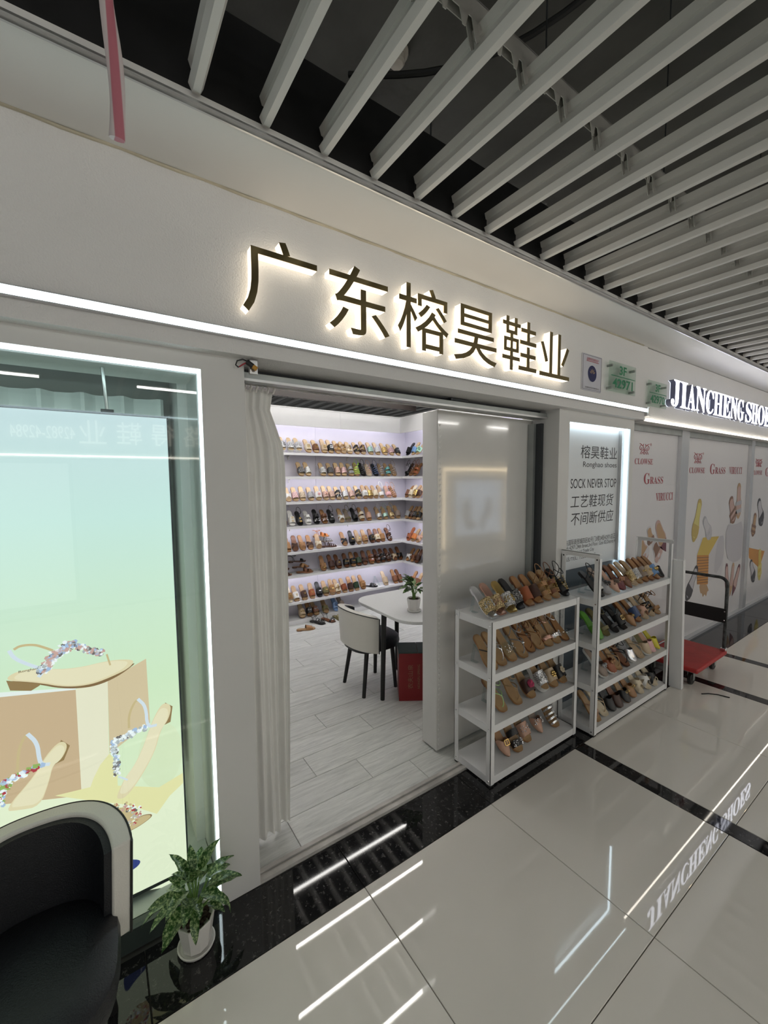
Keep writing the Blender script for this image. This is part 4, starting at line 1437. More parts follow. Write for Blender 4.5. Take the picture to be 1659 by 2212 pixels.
rnd = random.Random(11)
LV = []
for (n_, el, ht, sp, k0, sc) in ((7, 66, 0.265, 0.022, 0, 1.0), (9, 34, 0.235, 0.042, 1, 1.0), (9, 8, 0.205, 0.058, 1, 1.0), (5, -14, 0.180, 0.065, 3, .9)):
    a0 = rnd.random() * 360
    for i in range(n_):
        LV.append((a0 + 360 * i / n_ + rnd.uniform(-14, 14), el + rnd.uniform(-10, 12), ht + rnd.uniform(-.02, .025), sp * rnd.uniform(.8, 1.2), rnd.choice((k0, (k0 + 1) % 4, k0)), sc * rnd.uniform(.85, 1.12)))
plant('green and cream variegated plant in white pot on the black granite', (0.224, -0.092, 0.0), 0.4, LV)
LV2 = [(200 + rnd.uniform(-70, 70), rnd.uniform(15, 62), 0.20 + rnd.uniform(0, .10), 0.05 * rnd.uniform(.6, 1.3), rnd.choice((0, 1, 2)), rnd.uniform(1.0, 1.25)) for i in range(15)] + [(40 * i, rnd.uniform(20, 60), 0.22, 0.04, 1, 1.0) for i in range(6)]
plant('variegated plant in white pot standing on the white table', (1.985, 0.80, 0.7225), 0.2, LV2, 0.85)

# ================================================================== RACKS
def rack(label, x0, x1, y0, y1, shelves, ph, loops):
    t = thing('display_rack', label, 'rack', ((x0 + x1) / 2, (y0 + y1) / 2, 0))
    w, d = (x1 - x0) / 2, (y1 - y0) / 2
    p = 0.032
    for sx in (-1, 1):
        for sy in (-1, 1):
            X, Y = sx * w, sy * d
            xa, xb = sorted((X, X - sx * p))
            ya, yb = sorted((Y, Y - sy * p))
            xt = sorted((X, X - sx * .003))
            yt = sorted((Y, Y - sy * .003))
            mb = MB().box(xa, xb, yt[0], yt[1], 0.012, ph).box(xt[0], xt[1], ya, yb, 0.012, ph)
            po = obj('post', mb, RACKWHITE, t)
            obj('foot', MB().box(xa + .002, xb - .002, ya + .002, yb - .002, 0.0, 0.0119), BLACK, po)
            for z in shelves:
                xo = X + sx * .0005
                obj('bolt', MB().tube([(X, Y - sy * .016, z - .022), (X + sx * .005, Y - sy * .016, z - .022)], [0.0062, 0.0045], 10), CHROME, po)
    for z in shelves:
        i_ = 0.0036
        mb = MB().box(-w + i_, w - i_, -d + i_, d - i_, z - .004, z)
        for yy in (-d + i_, d - i_ - .002):
            mb.box(-w + i_, w - i_, yy, yy + .002, z - .044, z - .0041)
        for xx in (-w + i_, w - i_ - .002):
            mb.box(xx, xx + .002, -d + i_, d - i_, z - .044, z - .0041)
        obj('shelf', mb, RACKWHITE, t, bevel=0.0008)
    if loops:
        for sx in (-1, 1):
            X = sx * w
            xa, xb = sorted((X, X - sx * .0031))
            cr = obj('cross_bar', MB().box(xa, xb, -d, d, ph, ph + .03).box(*sorted((X, X - sx * p)), -d, d, ph + .0271, ph + .03), RACKWHITE, t)
            for sy in (-1, 1):
                obj('hole_plug', MB().tube([(X - sx * .0004 - .0002, sy * (d - .016), ph - .006), (X + sx * .0015, sy * (d - .016), ph - .006)], .0055, 10), BLACK, cr)
    return t


RZ1 = [0.955, 0.655, 0.358, 0.055]
RZ2 = [0.935, 0.635, 0.345, 0.055]
rack('white metal display rack of sandals in front of the sliding door panel', 1.742, 2.602, -0.188, 0.100, RZ1, 0.958, False)
rack('taller white metal display rack in front of the lit notice pillar', 2.668, 3.790, -0.275, -0.006, RZ2, 1.215, True)
# white board leaning on the right end of the second rack
wbd = thing('white_board', 'narrow white board leaning against the right end of the taller rack', 'board', (3.885, -0.33, 0.0), (0, R(-4.2), 0))
obj('face_board', MB().box(-0.012, 0.012, -0.012, 0.075, 0.002, 1.09), RACKWHITE, wbd, bevel=0.001)
obj('edge_strip', MB().box(-0.012, 0.030, -0.016, -0.0125, 0.002, 1.09), RACKWHITE, wbd)

# ================================================================== PLATFORM TROLLEY
td = thing('platform_trolley', 'red platform trolley with black scuffed handle by the poster windows', 'trolley', (4.30, -0.20, 0.0))
REDP = mat('red_platform', (0.42, 0.03, 0.028), 0.45, noise=(7, 0.15), bump=(60, 0.3))
obj('platform', MB().box(-0.34, 0.34, -0.225, 0.225, 0.135, 0.175), REDP, td, bevel=0.012)
SCUFF = mat('scuffed_black_tube', (0.05, 0.055, 0.055), 0.5, noise=(30, 0.8))
hp = []
for (y, z) in ((-0.205, 0.178), (-0.205, 0.78)):
    hp.append((0.315, y, z))
for k in range(1, 7):
    A = R(90 * k / 6)
    hp.append((0.315, -0.145 - 0.06 * math.cos(A), 0.78 + 0.06 * math.sin(A)))
hp += [(0.315, -y, z) for (_, y, z) in reversed(hp)]
obj('handle', MB().tube(hp, 0.014, 12), SCUFF, td)
cp = obj('cross_plate', MB().box(0.300, 0.306, -0.215, 0.215, 0.43, 0.56), BLACK, td, bevel=0.002)
for sy in (-1, 1):
    for z in (0.455, 0.535):
        obj('rivet', MB().ball((0.2985, sy * .200, z), 0.006, 8, 5), CHROME, cp)
obj('rail', MB().tube([(-0.32, 0.19, 0.182), (0.30, 0.19, 0.182)], 0.006, 8), CHROME, td)
for sy in (-1, 1):
    obj('handle_clamp', MB().box(0.29, 0.34, sy * .205 - .02, sy * .205 + .02, 0.1755, 0.20), CHROME, td, bevel=0.003)
for sx in (-1, 1):
    for sy in (-1, 1):
        c = obj('caster', MB().box(sx * .24 - .02, sx * .24 + .02, sy * .15 - .022, sy * .15 + .022, 0.105, 0.1345).box(sx * .24 - .018, sx * .24 + .018, sy * .15 - .022, sy * .15 - .018, 0.04, 0.105).box(sx * .24 - .018, sx * .24 + .018, sy * .15 + .018, sy * .15 + .022, 0.04, 0.105), STEEL, td)
        wh = MB().lathe([(0.02, -0.014), (0.046, -0.014), (0.05, -0.010), (0.05, 0.010), (0.046, 0.014), (0.02, 0.014)], 20)
        w_ = obj('wheel', wh, BLACK, c, (sx * .24, sy * .15, 0.05), (R(90), 0, 0))
tag(obj('cable', MB().tube([(3.93, -0.47, 0.004), (3.98, -0.50, 0.004), (4.02, -0.55, 0.004), (4.04, -0.62, 0.004)], 0.0045, 6), BLACK), 'short black cable lying on the tiles by the red trolley', 'cable')

# ================================================================== SHOES
RGB = {
    'tan': (.34, .175, .072), 'brown': (.17, .065, .028), 'dark brown': (.055, .022, .014), 'rust': (.30, .085, .03), 'black': (.010, .010, .011), 'white': (.74, .73, .70),
    'cream': (.66, .57, .42), 'beige': (.50, .38, .25), 'taupe': (.26, .20, .16), 'grey': (.28, .28, .29), 'silver': (.72, .72, .74), 'gold': (.62, .44, .16), 'rose': (.60, .36, .28),
    'pink': (.66, .38, .38), 'mint': (.36, .62, .50), 'green': (.10, .30, .04), 'olive': (.14, .12, .045), 'neon green': (.42, .72, .10), 'teal': (.10, .30, .30), 'blue': (.16, .30, .55),
    'navy': (.04, .07, .16), 'dark green': (.03, .06, .03), 'burgundy': (.12, .012, .018), 'peach': (.80, .42, .27), 'orange': (.55, .18, .04), 'yellow': (.66, .58, .05), 'nude': (.52, .31, .22),
    'clear': (.8, .84, .85), 'denim blue': (.20, .32, .55), 'light tan': (.38, .245, .125), 'hot pink': (.75, .10, .22), 'pale green': (.42, .62, .28), 'cork': (.34, .19, .08), 'footbed': (.56, .41, .235)}


def glitter(c):
    name = 'glitter_' + c.replace(' ', '_')
    if name in MATS:
        return MATS[name]
    m, nt, b = nodes_of(name)
    N, L = nt.nodes, nt.links
    tc = N.new('ShaderNodeTexCoord')
    v = N.new('ShaderNodeTexVoronoi')
    v.inputs['Scale'].default_value = 240
    L.new(tc.outputs['Object'], v.inputs['Vector'])
    sp = N.new('ShaderNodeSeparateColor')
    L.new(v.outputs['Color'], sp.inputs[0])
    r = N.new('ShaderNodeValToRGB')
    e = r.color_ramp.elements
    col = RGB[c]
    e[0].position, e[0].color = 0.25, (*[x * .35 for x in col], 1)
    e[1].position, e[1].color = 0.95, (*[min(1, x * 1.2 + .25) for x in col], 1)
    L.new(sp.outputs[0], r.inputs['Fac'])
    L.new(r.outputs['Color'], b.inputs['Base Color'])
    b.inputs['Metallic'].default_value = 0.55
    b.inputs['Roughness'].default_value = 0.28
    bp = N.new('ShaderNodeBump')
    bp.inputs['Strength'].default_value = .6
    bp.inputs['Distance'].default_value = .002
    L.new(sp.outputs[1], bp.inputs['Height'])
    L.new(bp.outputs['Normal'], b.inputs['Normal'])
    MATS[name] = m
    return m


def shoemat(c, kind='leather'):
    if c == 'clear':
        return ACRYLIC
    if kind == 'glitter':
        return glitter(c)
    if kind == 'metal' or (kind == 'leather' and c in ('silver', 'gold', 'rose')):
        return mat('metallic_' + c.replace(' ', '_'), RGB[c], 0.22, 0.85)
    if kind == 'fur':
        return mat('fur_' + c.replace(' ', '_'), RGB[c], 0.95, bump=(420, 1.0), noise=(60, .35))
    return mat('leather_' + c.replace(' ', '_'), RGB[c], 0.38, noise=(25, .10))


SL = 0.225


def half_w(t, shape):
    """half width along the sole, t 0 toe .. 1 heel"""
    pts = {'round': [(0, .012), (.03, .026), (.10, .037), (.25, .043), (.40, .040), (.58, .031), (.75, .029), (.88, .030), (.96, .024), (1, .012)],
           'square': [(0, .026), (.03, .032), (.10, .037), (.25, .041), (.40, .039), (.58, .031), (.75, .029), (.88, .030), (.96, .024), (1, .014)],
           'point': [(0, .004), (.03, .011), (.10, .022), (.25, .036), (.38, .039), (.58, .029), (.75, .027), (.88, .028), (.96, .022), (1, .011)]}[shape]
    for (a, wa), (b, wb) in zip(pts[:-1], pts[1:]):
        if t <= b:
            f = (t - a) / (b - a)
            return wa + (wb - wa) * f
    return pts[-1][1]


def rise(t, lift):
    f = min(1, max(0, (t - .30) / .55))
    return lift * f * f * (3 - 2 * f) + 0.006 * max(0, (.14 - t) / .14) ** 2


CACHE = {}


def cached(key, fn):
    if key not in CACHE:
        CACHE[key] = fn()
    return CACHE[key]


TS = [0, .02, .05, .1, .17, .25, .33, .42, .52, .62, .72, .81, .89, .94, .975, 1]


def sole_mesh(shape, th, lift, f=1.0, z0=0.0):
    def make():
        mb = MB()
        vs_, fs = [], []
        for t in TS:
            w = half_w(t, shape) * f
            y = (0.5 + (t - 0.5) * (1 if f == 1 else .97)) * SL
            zb = rise(t, lift) + z0
            for x, z in ((-w, zb), (w, zb), (w * .985, zb + th), (-w * .985, zb + th)):
                vs_.append((x, y, z))
        n = len(TS)
        for i in range(n - 1):
            a, b = i * 4, i * 4 + 4
            for j in range(4):
                k = (j + 1) % 4
                fs.append((a + j, a + k, b + k, b + j))
        fs += [(3, 2, 1, 0), tuple((n - 1) * 4 + j for j in range(4))]
        mb.add(vs_, fs)
        return mb.mesh('sole')
    return cached(('sole', shape, th, lift, f, z0), make)


def heel_mesh(shape, h, lift):
    def make():
        mb = MB()
        vs_, fs = [], []
        hs = [.76, .82, .89, .94, .975, 1]
        for t in hs:
            w = half_w(t, shape) * .97
            zb = rise(t, lift)
            for x, z in ((-w * .9, zb - h), (w * .9, zb - h), (w, zb), (-w, zb)):
                vs_.append((x, t * SL - (0.0 if z == zb else .006 * (t - .76)), z))
        for i in range(len(hs) - 1):
            a, b = i * 4, i * 4 + 4
            for j in range(4):
                k = (j + 1) % 4
                fs.append((a + j, a + k, b + k, b + j))
        fs += [(3, 2, 1, 0), tuple((len(hs) - 1) * 4 + j for j in range(4))]
        mb.add(vs_, fs)
        return mb.mesh('heel')
    return cached(('heel', shape, h, lift), make)


def vault(t):
    return 0.020 + 0.034 * min(1, max(0, (t - .04) / .5))


def band_pt(u, v, side, a, b, wd, shape, zt, lift, hs=1.0, taper=0.0):
    wv = wd * (1 - taper * math.sin(math.pi * u))
    t = a + (b - a) * u + (v - .5) * wv
    t = min(1, max(0.0, t))
    k = 1.0 - side * 0.045
    A = math.pi * u
    c, s_ = math.cos(A), math.sin(A)
    w = half_w(t, shape) * 1.03 * k
    x = -w * math.copysign(abs(c) ** .75, c)
    z = zt + rise(t, lift) + vault(t) * hs * k * abs(s_) ** .8 - (0.004 if abs(s_) < .05 else 0)
    return (x, t * SL, z)


def bands_mesh(bands, shape, zt, lift):
    def make():
        mb = MB()
        for (a, b, wd, hs, tp) in bands:
            mb.shell(lambda u, v, s_: band_pt(u, v, s_, a, b, wd, shape, zt, lift, hs, tp), 12, 4)
        return mb.mesh('strap')
    return cached(('bands', tuple(bands), shape, zt, lift), make)


def toe_mesh(shape, zt, lift, t1):
    """closed vamp of a mule"""
    def make():
        mb = MB()

        def fn(u, v, side):
            t = 0.004 + (t1 + 0.06 * math.cos(2 * math.pi * u) - 0.004) * v
            k = 1 - side * .05
            A = math.pi * u
            c, s_ = math.cos(A), math.sin(A)
            w = half_w(t, shape) * 1.04 * k
            return (-w * math.copysign(abs(c) ** .7, c), t * SL, zt + rise(t, lift) + (0.006 + vault(t) * .92 * v ** .55) * k * abs(s_) ** .75 - .003)
        mb.shell(fn, 14, 9)
        return mb.mesh('vamp')
    return cached(('toe', shape, zt, lift, t1), make)


def tubes_mesh(key, paths, r):
    def make():
        mb = MB()
        for p in paths:
            mb.tube(p, r, 6)
        return mb.mesh('thin_strap')
    return cached(('tubes', key, r), make)


def curve(pts, n=3):
    V = [Vector(p) for p in pts]
    for _ in range(n):
        Q = [V[0]]
        for a, b in zip(V[:-1], V[1:]):
            Q += [a * .75 + b * .25, a * .25 + b * .75]
        V = Q + [V[-1]]
    return V


def thong_paths(shape, zt, lift):
    q = lambda t, x, z: (x, t * SL, zt + rise(t, lift) + z)
    w = half_w(.58, shape)
    P = [curve([q(.13, 0, -.002), q(.15, 0, .02), q(.26, 0, .040), q(.36, 0, .048)])]
    for s_ in (-1, 1):
        P.append(curve([q(.34, 0, .047), q(.42, s_ * w * .55, .045), q(.52, s_ * w * .98, .022), q(.60, s_ * w, -.002)]))
    return P


def ankle_paths(shape, zt, lift, hi=.075):
    q = lambda t, x, z: (x, t * SL, zt + rise(t, lift) + z)
    w = half_w(.74, shape)
    loop = [q(.68, -w, 0), q(.72, -w * 1.05, .03), q(.80, -w * 1.1, hi * .85), q(.98, -w * .7, hi), q(1.04, 0, hi * 1.02), q(.98, w * .7, hi), q(.80, w * 1.1, hi * .85), q(.72, w * 1.05, .03), q(.68, w, 0)]
    front = [q(.78, -w * 1.1, hi * .8), q(.62, -w * .8, hi * .98), q(.55, 0, hi * 1.05), q(.62, w * .8, hi * .98), q(.78, w * 1.1, hi * .8)]
    return [curve(loop), curve(front)]


def ornament(kind, t, zt, lift, hs):
    """mesh for an ornament standing on the strap at parameter t"""
    zz = zt + rise(t, lift) + vault(t) * hs
    y = t * SL
    sl = 0.30                     # strap slopes up towards the heel
    Mx = Matrix.Translation((0, y, zz)) @ Matrix.Rotation(sl, 4, 'X')

    def make():
        mb = MB()
        rn = random.Random(hash_s(kind))
        if kind in ('buckle', 'buckles'):
            for dy in ((0,) if kind == 'buckle' else (-.022, .022)):
                a, b, c = (.019, .017, .004) if kind == 'buckle' else (.013, .011, .003)
                for bx in ((-a, a, b - c, b), (-a, a, -b, -b + c), (-a, -a + c, -b, b), (a - c, a, -b, b), (-.0015, .0015, -b, b)):
                    mb.box(bx[0], bx[1], dy + bx[2], dy + bx[3], .001, .005, 0, Mx)
        elif kind == 'ring':
            mb.tube([Mx @ Vector((.016 * math.cos(2 * math.pi * i / 20), .016 * math.sin(2 * math.pi * i / 20), .003)) for i in range(20)], .0028, 6, True)
        elif kind in ('horsebit', 'emblem'):
            for s_ in (-1, 1):
                cx = s_ * (.017 if kind == 'horsebit' else .008)
                rr_ = .008 if kind == 'horsebit' else .007
                mb.tube([Mx @ Vector((cx + rr_ * math.cos(2 * math.pi * i / 14), rr_ * math.sin(2 * math.pi * i / 14), .003)) for i in range(14)], .0022, 6, True)
            mb.tube([Mx @ Vector((-.012, 0, .004)), Mx @ Vector((.012, 0, .004))], .0025, 6)
        elif kind in ('jewels', 'studs', 'pearls'):
            for i in range(34 if kind == 'jewels' else 20):
                u = rn.uniform(.16, .84)
                tt = t + rn.uniform(-.085, .085)
                p = band_pt(u, .5, 0, tt, tt, .001, 'round', zt, lift, hs)
                r_ = rn.uniform(.0028, .0052) if kind != 'studs' else .0032
                mb.ball((p[0], p[1], p[2] + .001), r_, 6, 4)
        elif kind == 'flower':
            for k in range(6):
                A = 2 * math.pi * k / 6
                c_ = Mx @ Vector((.014 * math.cos(A), .014 * math.sin(A), .005))
                mb.ball(c_, .0095, 8, 5, sc=(1, 1, .55))
            mb.ball(Mx @ Vector((0, 0, .009)), .006, 8, 5)
        elif kind in ('pompom', 'fringe'):
            for i in range(60 if kind == 'pompom' else 44):
                A, B = rn.random() * 6.28, math.acos(rn.random())
                r_ = .021
                c_ = Vector((r_ * math.sin(B) * math.cos(A), r_ * math.sin(B) * math.sin(A), .002 + r_ * math.cos(B) * .8))
                if kind == 'fringe':
                    c_ = Vector((rn.uniform(-.028, .028), rn.uniform(-.014, .014), rn.uniform(-.004, .013)))
                c_ = Mx @ c_
                if kind == 'fringe':
                    c_.z -= 12 * c_.x * c_.x
                mb.ball(c_, rn.uniform(.004, .007), 6, 4, sc=(1, 1, .6))
        elif kind == 'bow':
            for s_ in (-1, 1):
                mb.ball(Mx @ Vector((s_ * .016, 0, .005)), .014, 10, 6, sc=(1.1, .8, .5))
                mb.box(s_ * .006 - .006, s_ * .006 + .006, -.024, -.004, .002, .005, 0, Mx @ Matrix.Rotation(s_ * .35, 4, 'Z'))
            mb.ball(Mx @ Vector((0, 0, .008)), .006, 8, 5)
        elif kind == 'chain':
            for s_ in (-1, 1):
                for k in range(6):
                    c_ = Vector((s_ * (.006 + .004 * k), y - .035 + .016 * k, zz - .012 + .004 * k))
                    mb.tube([c_ + Vector((.005 * math.cos(2 * math.pi * i / 10), .007 * math.sin(2 * math.pi * i / 10), .003 * math.sin(i))) for i in range(10)], .0016, 5, True)
        elif kind == 'vee':
            for s_ in (-1, 1):
                mb.box(-.0025, .0025, -.014, .014, .001, .004, 0, Mx @ Matrix.Translation((s_ * .006, 0, 0)) @ Matrix.Rotation(s_ * -.35, 4, 'Z'))
        elif kind == 'crystal':
            mb.ball(Mx @ Vector((0, 0, .006)), .011, 8, 5)
        return mb.mesh('ornament')
    return cached(('orn', kind, t, zt, lift, hs), make)


def hash_s(s_):
    return sum((i + 1) * ord(c) for i, c in enumerate(s_))


STYLE = {  # name, noun, sole shape, heel height, sole thickness, lift, bands, extras
    'slide': ('slide_sandal', 'slide', 'round', 0, .012, .010, [(.325, .325, .36, 1.0, .1)], ()),
    'wide': ('slide_sandal', 'wide band slide', 'square', .006, .008, .010, [(.325, .325, .38, 1.0, .1)], ()),
    'platform': ('platform_sandal', 'platform slide', 'round', 0, .030, .014, [(.325, .325, .38, 1.0, .1)], ()),
    'two': ('slide_sandal', 'two strap slide', 'round', 0, .012, .010, [(.21, .21, .16, 1.0, 0), (.47, .47, .16, 1.0, 0)], ()),
    'cross': ('slide_sandal', 'cross strap slide', 'round', .004, .008, .010, [(.17, .46, .14, 1.0, .1), (.46, .17, .14, 1.05, .1)], ()),
    'multi': ('strappy_sandal', 'multi strap sandal', 'round', .004, .008, .010, [(.13, .15, .05, 1.0, 0), (.25, .27, .05, 1.0, 0), (.38, .36, .05, 1.0, 0), (.52, .50, .05, 1.0, 0)], ('ankle',)),
    'sling': ('slingback_sandal', 'slingback sandal', 'round', .008, .009, .012, [(.27, .27, .24, 1.0, .1)], ('ankle',)),
    'strap': ('ankle_strap_sandal', 'ankle strap sandal', 'round', .008, .008, .012, [(.22, .22, .10, 1.0, 0)], ('ankle',)),
    'thong': ('thong_sandal', 'thong sandal', 'round', .008, .008, .012, [], ('thong', 'ankle')),
    'flip': ('thong_sandal', 'toe post slide', 'round', .004, .008, .010, [], ('thong',)),
    'mule': ('mule', 'closed toe mule', 'round', .010, .006, .014, [], ('toe',)),
    'point': ('mule', 'pointed mule', 'point', .010, .006, .014, [], ('toe',)),
    'loafer': ('mule', 'pale soled mule', 'round', 0, .016, .012, [], ('toe',)),
    'lace': ('lace_up_sandal', 'lace up sandal', 'round', .004, .007, .010, [(.16, .34, .05, 1.0, 0), (.34, .16, .05, 1.0, 0), (.34, .52, .05, 1.0, 0), (.52, .34, .05, 1.0, 0)], ('ankle', 'tall')),
}
STYLE['sandal2'] = ('ankle_strap_sandal', 'double strap sandal', 'round', .008, .010, .012, [(.20, .20, .12, 1.0, 0), (.45, .45, .12, 1.0, 0)], ('ankle',))


def shoe(style, base, strap, orn, ocol, label, loc, rz, tilt, smat='leather', scale=1.0, flatlift=0.0, group=None):
    name, noun, shape, hh, th, lift, bands, extra = STYLE[style]
    t = thing(name, label, 'sandal' if 'mule' not in name else 'mule', loc, (0, 0, rz), group)
    rot = (tilt, 0, 0)
    sc = (scale, scale, scale)
    made = []

    def add(nm, me, m):
        o = link(nm, me, m, t, (0, 0, 0.0006 + flatlift), rot)
        o.scale = sc
        made.append(o)
        return o
    basemat = shoemat(base)
    footbed = {'tan': 'light tan', 'brown': 'tan', 'footbed': 'footbed', 'dark brown': 'brown', 'cork': 'footbed'}.get(base, base)
    edge = {'footbed': 'cork', 'light tan': 'tan', 'nude': 'beige'}.get(base, base)
    platform_white = style in ('platform', 'loafer')
    add('sole', sole_mesh(shape, th, lift), shoemat('white') if platform_white else shoemat(edge))
    add('insole', sole_mesh(shape, .0022, lift, .92, th), shoemat(footbed) if footbed in RGB else basemat)
    zt = th + .002
    if hh:
        add('heel', heel_mesh(shape, hh + .004, lift), shoemat('brown' if edge in ('tan', 'cork', 'footbed', 'light tan') else edge))
    sm = shoemat(strap, smat)
    if bands:
        for b in bands:
            add('strap', bands_mesh([b], shape, zt, lift), sm)
    if 'toe' in extra:
        add('vamp', toe_mesh(shape, zt, lift, .40), sm)
    if 'thong' in extra:
        add('toe_strap', tubes_mesh(('thong', shape, zt, lift), thong_paths(shape, zt, lift), .0034), sm)
    if 'ankle' in extra:
        add('ankle_strap', tubes_mesh(('ankle', shape, zt, lift, 'tall' in extra), ankle_paths(shape, zt, lift, .105 if 'tall' in extra else .07), .0028), sm)
    if orn and orn not in ('none',):
        tt = bands[0][0] if bands else (.30 if 'toe' in extra else .34)
        if style in ('two', 'sandal2') and orn != 'jewels':
            tt = .34
        hs = 1.0
        om = shoemat(ocol, 'fur' if orn in ('pompom', 'fringe') else ('metal' if ocol in ('gold', 'silver', 'rose') else ('glitter' if orn == 'jewels' else 'leather')))
        add({'buckles': 'buckle'}.get(orn, orn), ornament(orn, tt, zt + (.006 if 'toe' in extra else .001), lift, hs), om)
    return t, noun


ORNW = {None: '', 'buckle': ' with {} square buckle', 'buckles': ' with two {} buckles', 'ring': ' with {} ring', 'horsebit': ' with {} snaffle bar', 'emblem': ' with small {} emblem', 'jewels': ' with {} jewels', 'studs': ' with {} studs', 'pearls': ' with {} beads', 'flower': ' with {} flower', 'pompom': ' with {} pompom', 'fringe': ' with {} fringe', 'bow': ' with {} bow', 'chain': ' with {} chains', 'vee': ' with {} chevron', 'crystal': ' with {} crystal'}


def describe(style, strap, orn, ocol, smat):
    g = {'glitter': ' glitter', 'fur': ' fluffy'}.get(smat, '')
    return f'{strap}{g} {STYLE[style][1]}' + ORNW[orn].format(ocol)


def place(i, where):
    return f', {ORD[i]} from left, {where}'


def parse(s_):
    """'style base strap ornament colour material' with - for blanks and _ inside names"""
    p = s_.split()
    f = lambda q: None if q == '-' else q.replace('_', ' ')
    p += ['-'] * (6 - len(p))
    return p[0], f(p[1]), f(p[2]), f(p[3]), f(p[4]), f(p[5]) or 'leather'


SHOP = [
 ('top wall shelf', 0, [(1.79, 'platform footbed silver jewels grey glitter'), (1.89, 'platform footbed silver jewels silver glitter'), (1.99, 'platform footbed white jewels silver glitter'), (2.12, 'slide footbed cream buckle gold'), (2.22, 'slide footbed brown buckle gold'), (2.33, 'slide footbed beige buckle gold'), (2.42, 'slide footbed black buckle silver'), (2.52, 'two footbed tan buckles gold'), (2.60, 'two footbed light_tan buckles gold'), (2.69, 'two footbed cream buckles gold'), (2.80, 'two footbed black buckles gold'), (2.89, 'two footbed dark_brown buckles gold'), (3.01, 'slide footbed mint - - glitter'), (3.12, 'slide footbed silver - - glitter'), (3.24, 'slide footbed gold jewels rose'), (3.35, 'slide footbed pink - - glitter'), (3.46, 'slide footbed black emblem silver')]),
 ('second wall shelf', 1, [(2.02, 'slide footbed black jewels silver glitter'), (2.11, 'slide footbed silver - - glitter'), (2.31, 'slide footbed white jewels silver glitter'), (2.41, 'slide footbed black - - glitter'), (2.51, 'slide footbed rose - - glitter'), (2.60, 'slide footbed pink - - glitter'), (2.71, 'two footbed grey - -'), (2.79, 'multi tan neon_green - -'), (2.89, 'multi black black - -'), (2.98, 'multi cream nude - -'), (3.09, 'multi black navy - -'), (3.19, 'multi tan grey - -'), (3.29, 'two tan teal - -'), (3.39, 'multi tan taupe - -')]),
 ('third wall shelf', 2, [(1.75, 'slide footbed olive buckle gold'), (1.85, 'cross footbed white - -'), (1.94, 'slide footbed pink - - glitter'), (2.03, 'slide footbed beige - - glitter'), (2.14, 'slide footbed grey - - glitter'), (2.24, 'slide footbed white flower pink'), (2.34, 'slide footbed rose flower rose glitter'), (2.43, 'slide footbed nude - - glitter'), (2.52, 'two footbed black jewels silver'), (2.62, 'slide footbed silver - - glitter'), (2.72, 'slide footbed rose - - glitter'), (2.82, 'two footbed black buckles gold'), (2.92, 'slide light_tan white bow white'), (3.00, 'slide light_tan gold - -'), (3.08, 'slide light_tan cream - -'), (3.18, 'sling light_tan white - -'), (3.30, 'sling nude pink - -'), (3.39, 'multi brown nude - -')]),
 ('fourth wall shelf', 3, [(1.79, 'slide brown brown buckles gold'), (1.89, 'slide white white buckles gold'), (1.99, 'sling black black buckles gold'), (2.10, 'two white white studs silver'), (2.21, 'two black black jewels silver'), (2.32, 'two brown brown jewels silver'), (2.42, 'sandal2 black black emblem silver'), (2.56, 'cross tan white - -'), (2.66, 'strap taupe olive - -'), (2.76, 'sling black black - -'), (2.86, 'two brown cream emblem black'), (2.97, 'wide brown nude - -'), (3.14, 'sling tan white - - glitter'), (3.24, 'sling tan mint - - glitter'), (3.35, 'sling tan gold - - glitter'), (3.45, 'slide tan taupe - -')]),
 ('fifth wall shelf', 4, [(1.83, 'wide brown tan - -'), (1.92, 'cross dark_brown dark_brown - -'), (2.02, 'cross brown tan - -'), (2.12, 'cross brown dark_brown - -'), (2.23, 'cross tan cream - -'), (2.60, 'cross brown black - -'), (2.71, 'slide black black emblem gold'), (2.81, 'slide light_tan beige emblem gold'), (2.91, 'slide tan tan emblem gold'), (3.02, 'slide dark_brown black ring gold'), (3.11, 'slide dark_brown cream emblem gold'), (3.19, 'slide brown tan - -'), (3.31, 'sandal2 dark_brown dark_brown jewels silver')]),
 ('sixth wall shelf', 5, [(2.29, 'cross brown tan emblem gold'), (2.41, 'slide dark_brown dark_brown - -'), (2.51, 'slide dark_brown dark_brown emblem gold'), (2.62, 'slide dark_brown black horsebit gold'), (2.72, 'slide brown black horsebit gold'), (2.81, 'slide dark_brown dark_green - -'), (2.90, 'cross dark_brown dark_brown - -'), (3.01, 'two brown rust buckles silver'), (3.11, 'two dark_brown dark_brown buckles silver'), (3.19, 'two dark_brown black studs silver'), (3.29, 'two dark_brown dark_brown studs silver'), (3.40, 'cross dark_brown beige - -'), (3.49, 'cross dark_brown black - -')]),
 ('seventh wall shelf', 6, [(1.76, 'slide black black buckle gold'), (1.84, 'slide cream tan buckle gold'), (1.92, 'wide light_tan white vee gold'), (2.03, 'wide tan dark_brown vee gold'), (2.13, 'wide tan rust vee gold'), (2.23, 'slide black black emblem silver'), (2.32, 'slide tan olive emblem gold'), (2.41, 'two tan tan emblem gold'), (2.49, 'two light_tan cream buckles gold'), (2.59, 'wide tan rust - - fur'), (2.68, 'wide brown dark_brown - - fur'), (2.77, 'wide tan dark_green - - fur'), (2.87, 'slide brown tan bow tan'), (3.24, 'wide beige beige - -'), (3.42, 'wide brown brown - -'), (3.50, 'wide dark_brown brown - -')]),
]
def relax(xs, d, lo, hi):
    xs = list(xs)
    for _ in range(200):
        for i in range(len(xs) - 1):
            g = d - (xs[i + 1] - xs[i])
            if g > 0:
                xs[i] -= g / 2
                xs[i + 1] += g / 2
        xs[0] = max(lo, xs[0])
        xs[-1] = min(hi, xs[-1])
    return xs


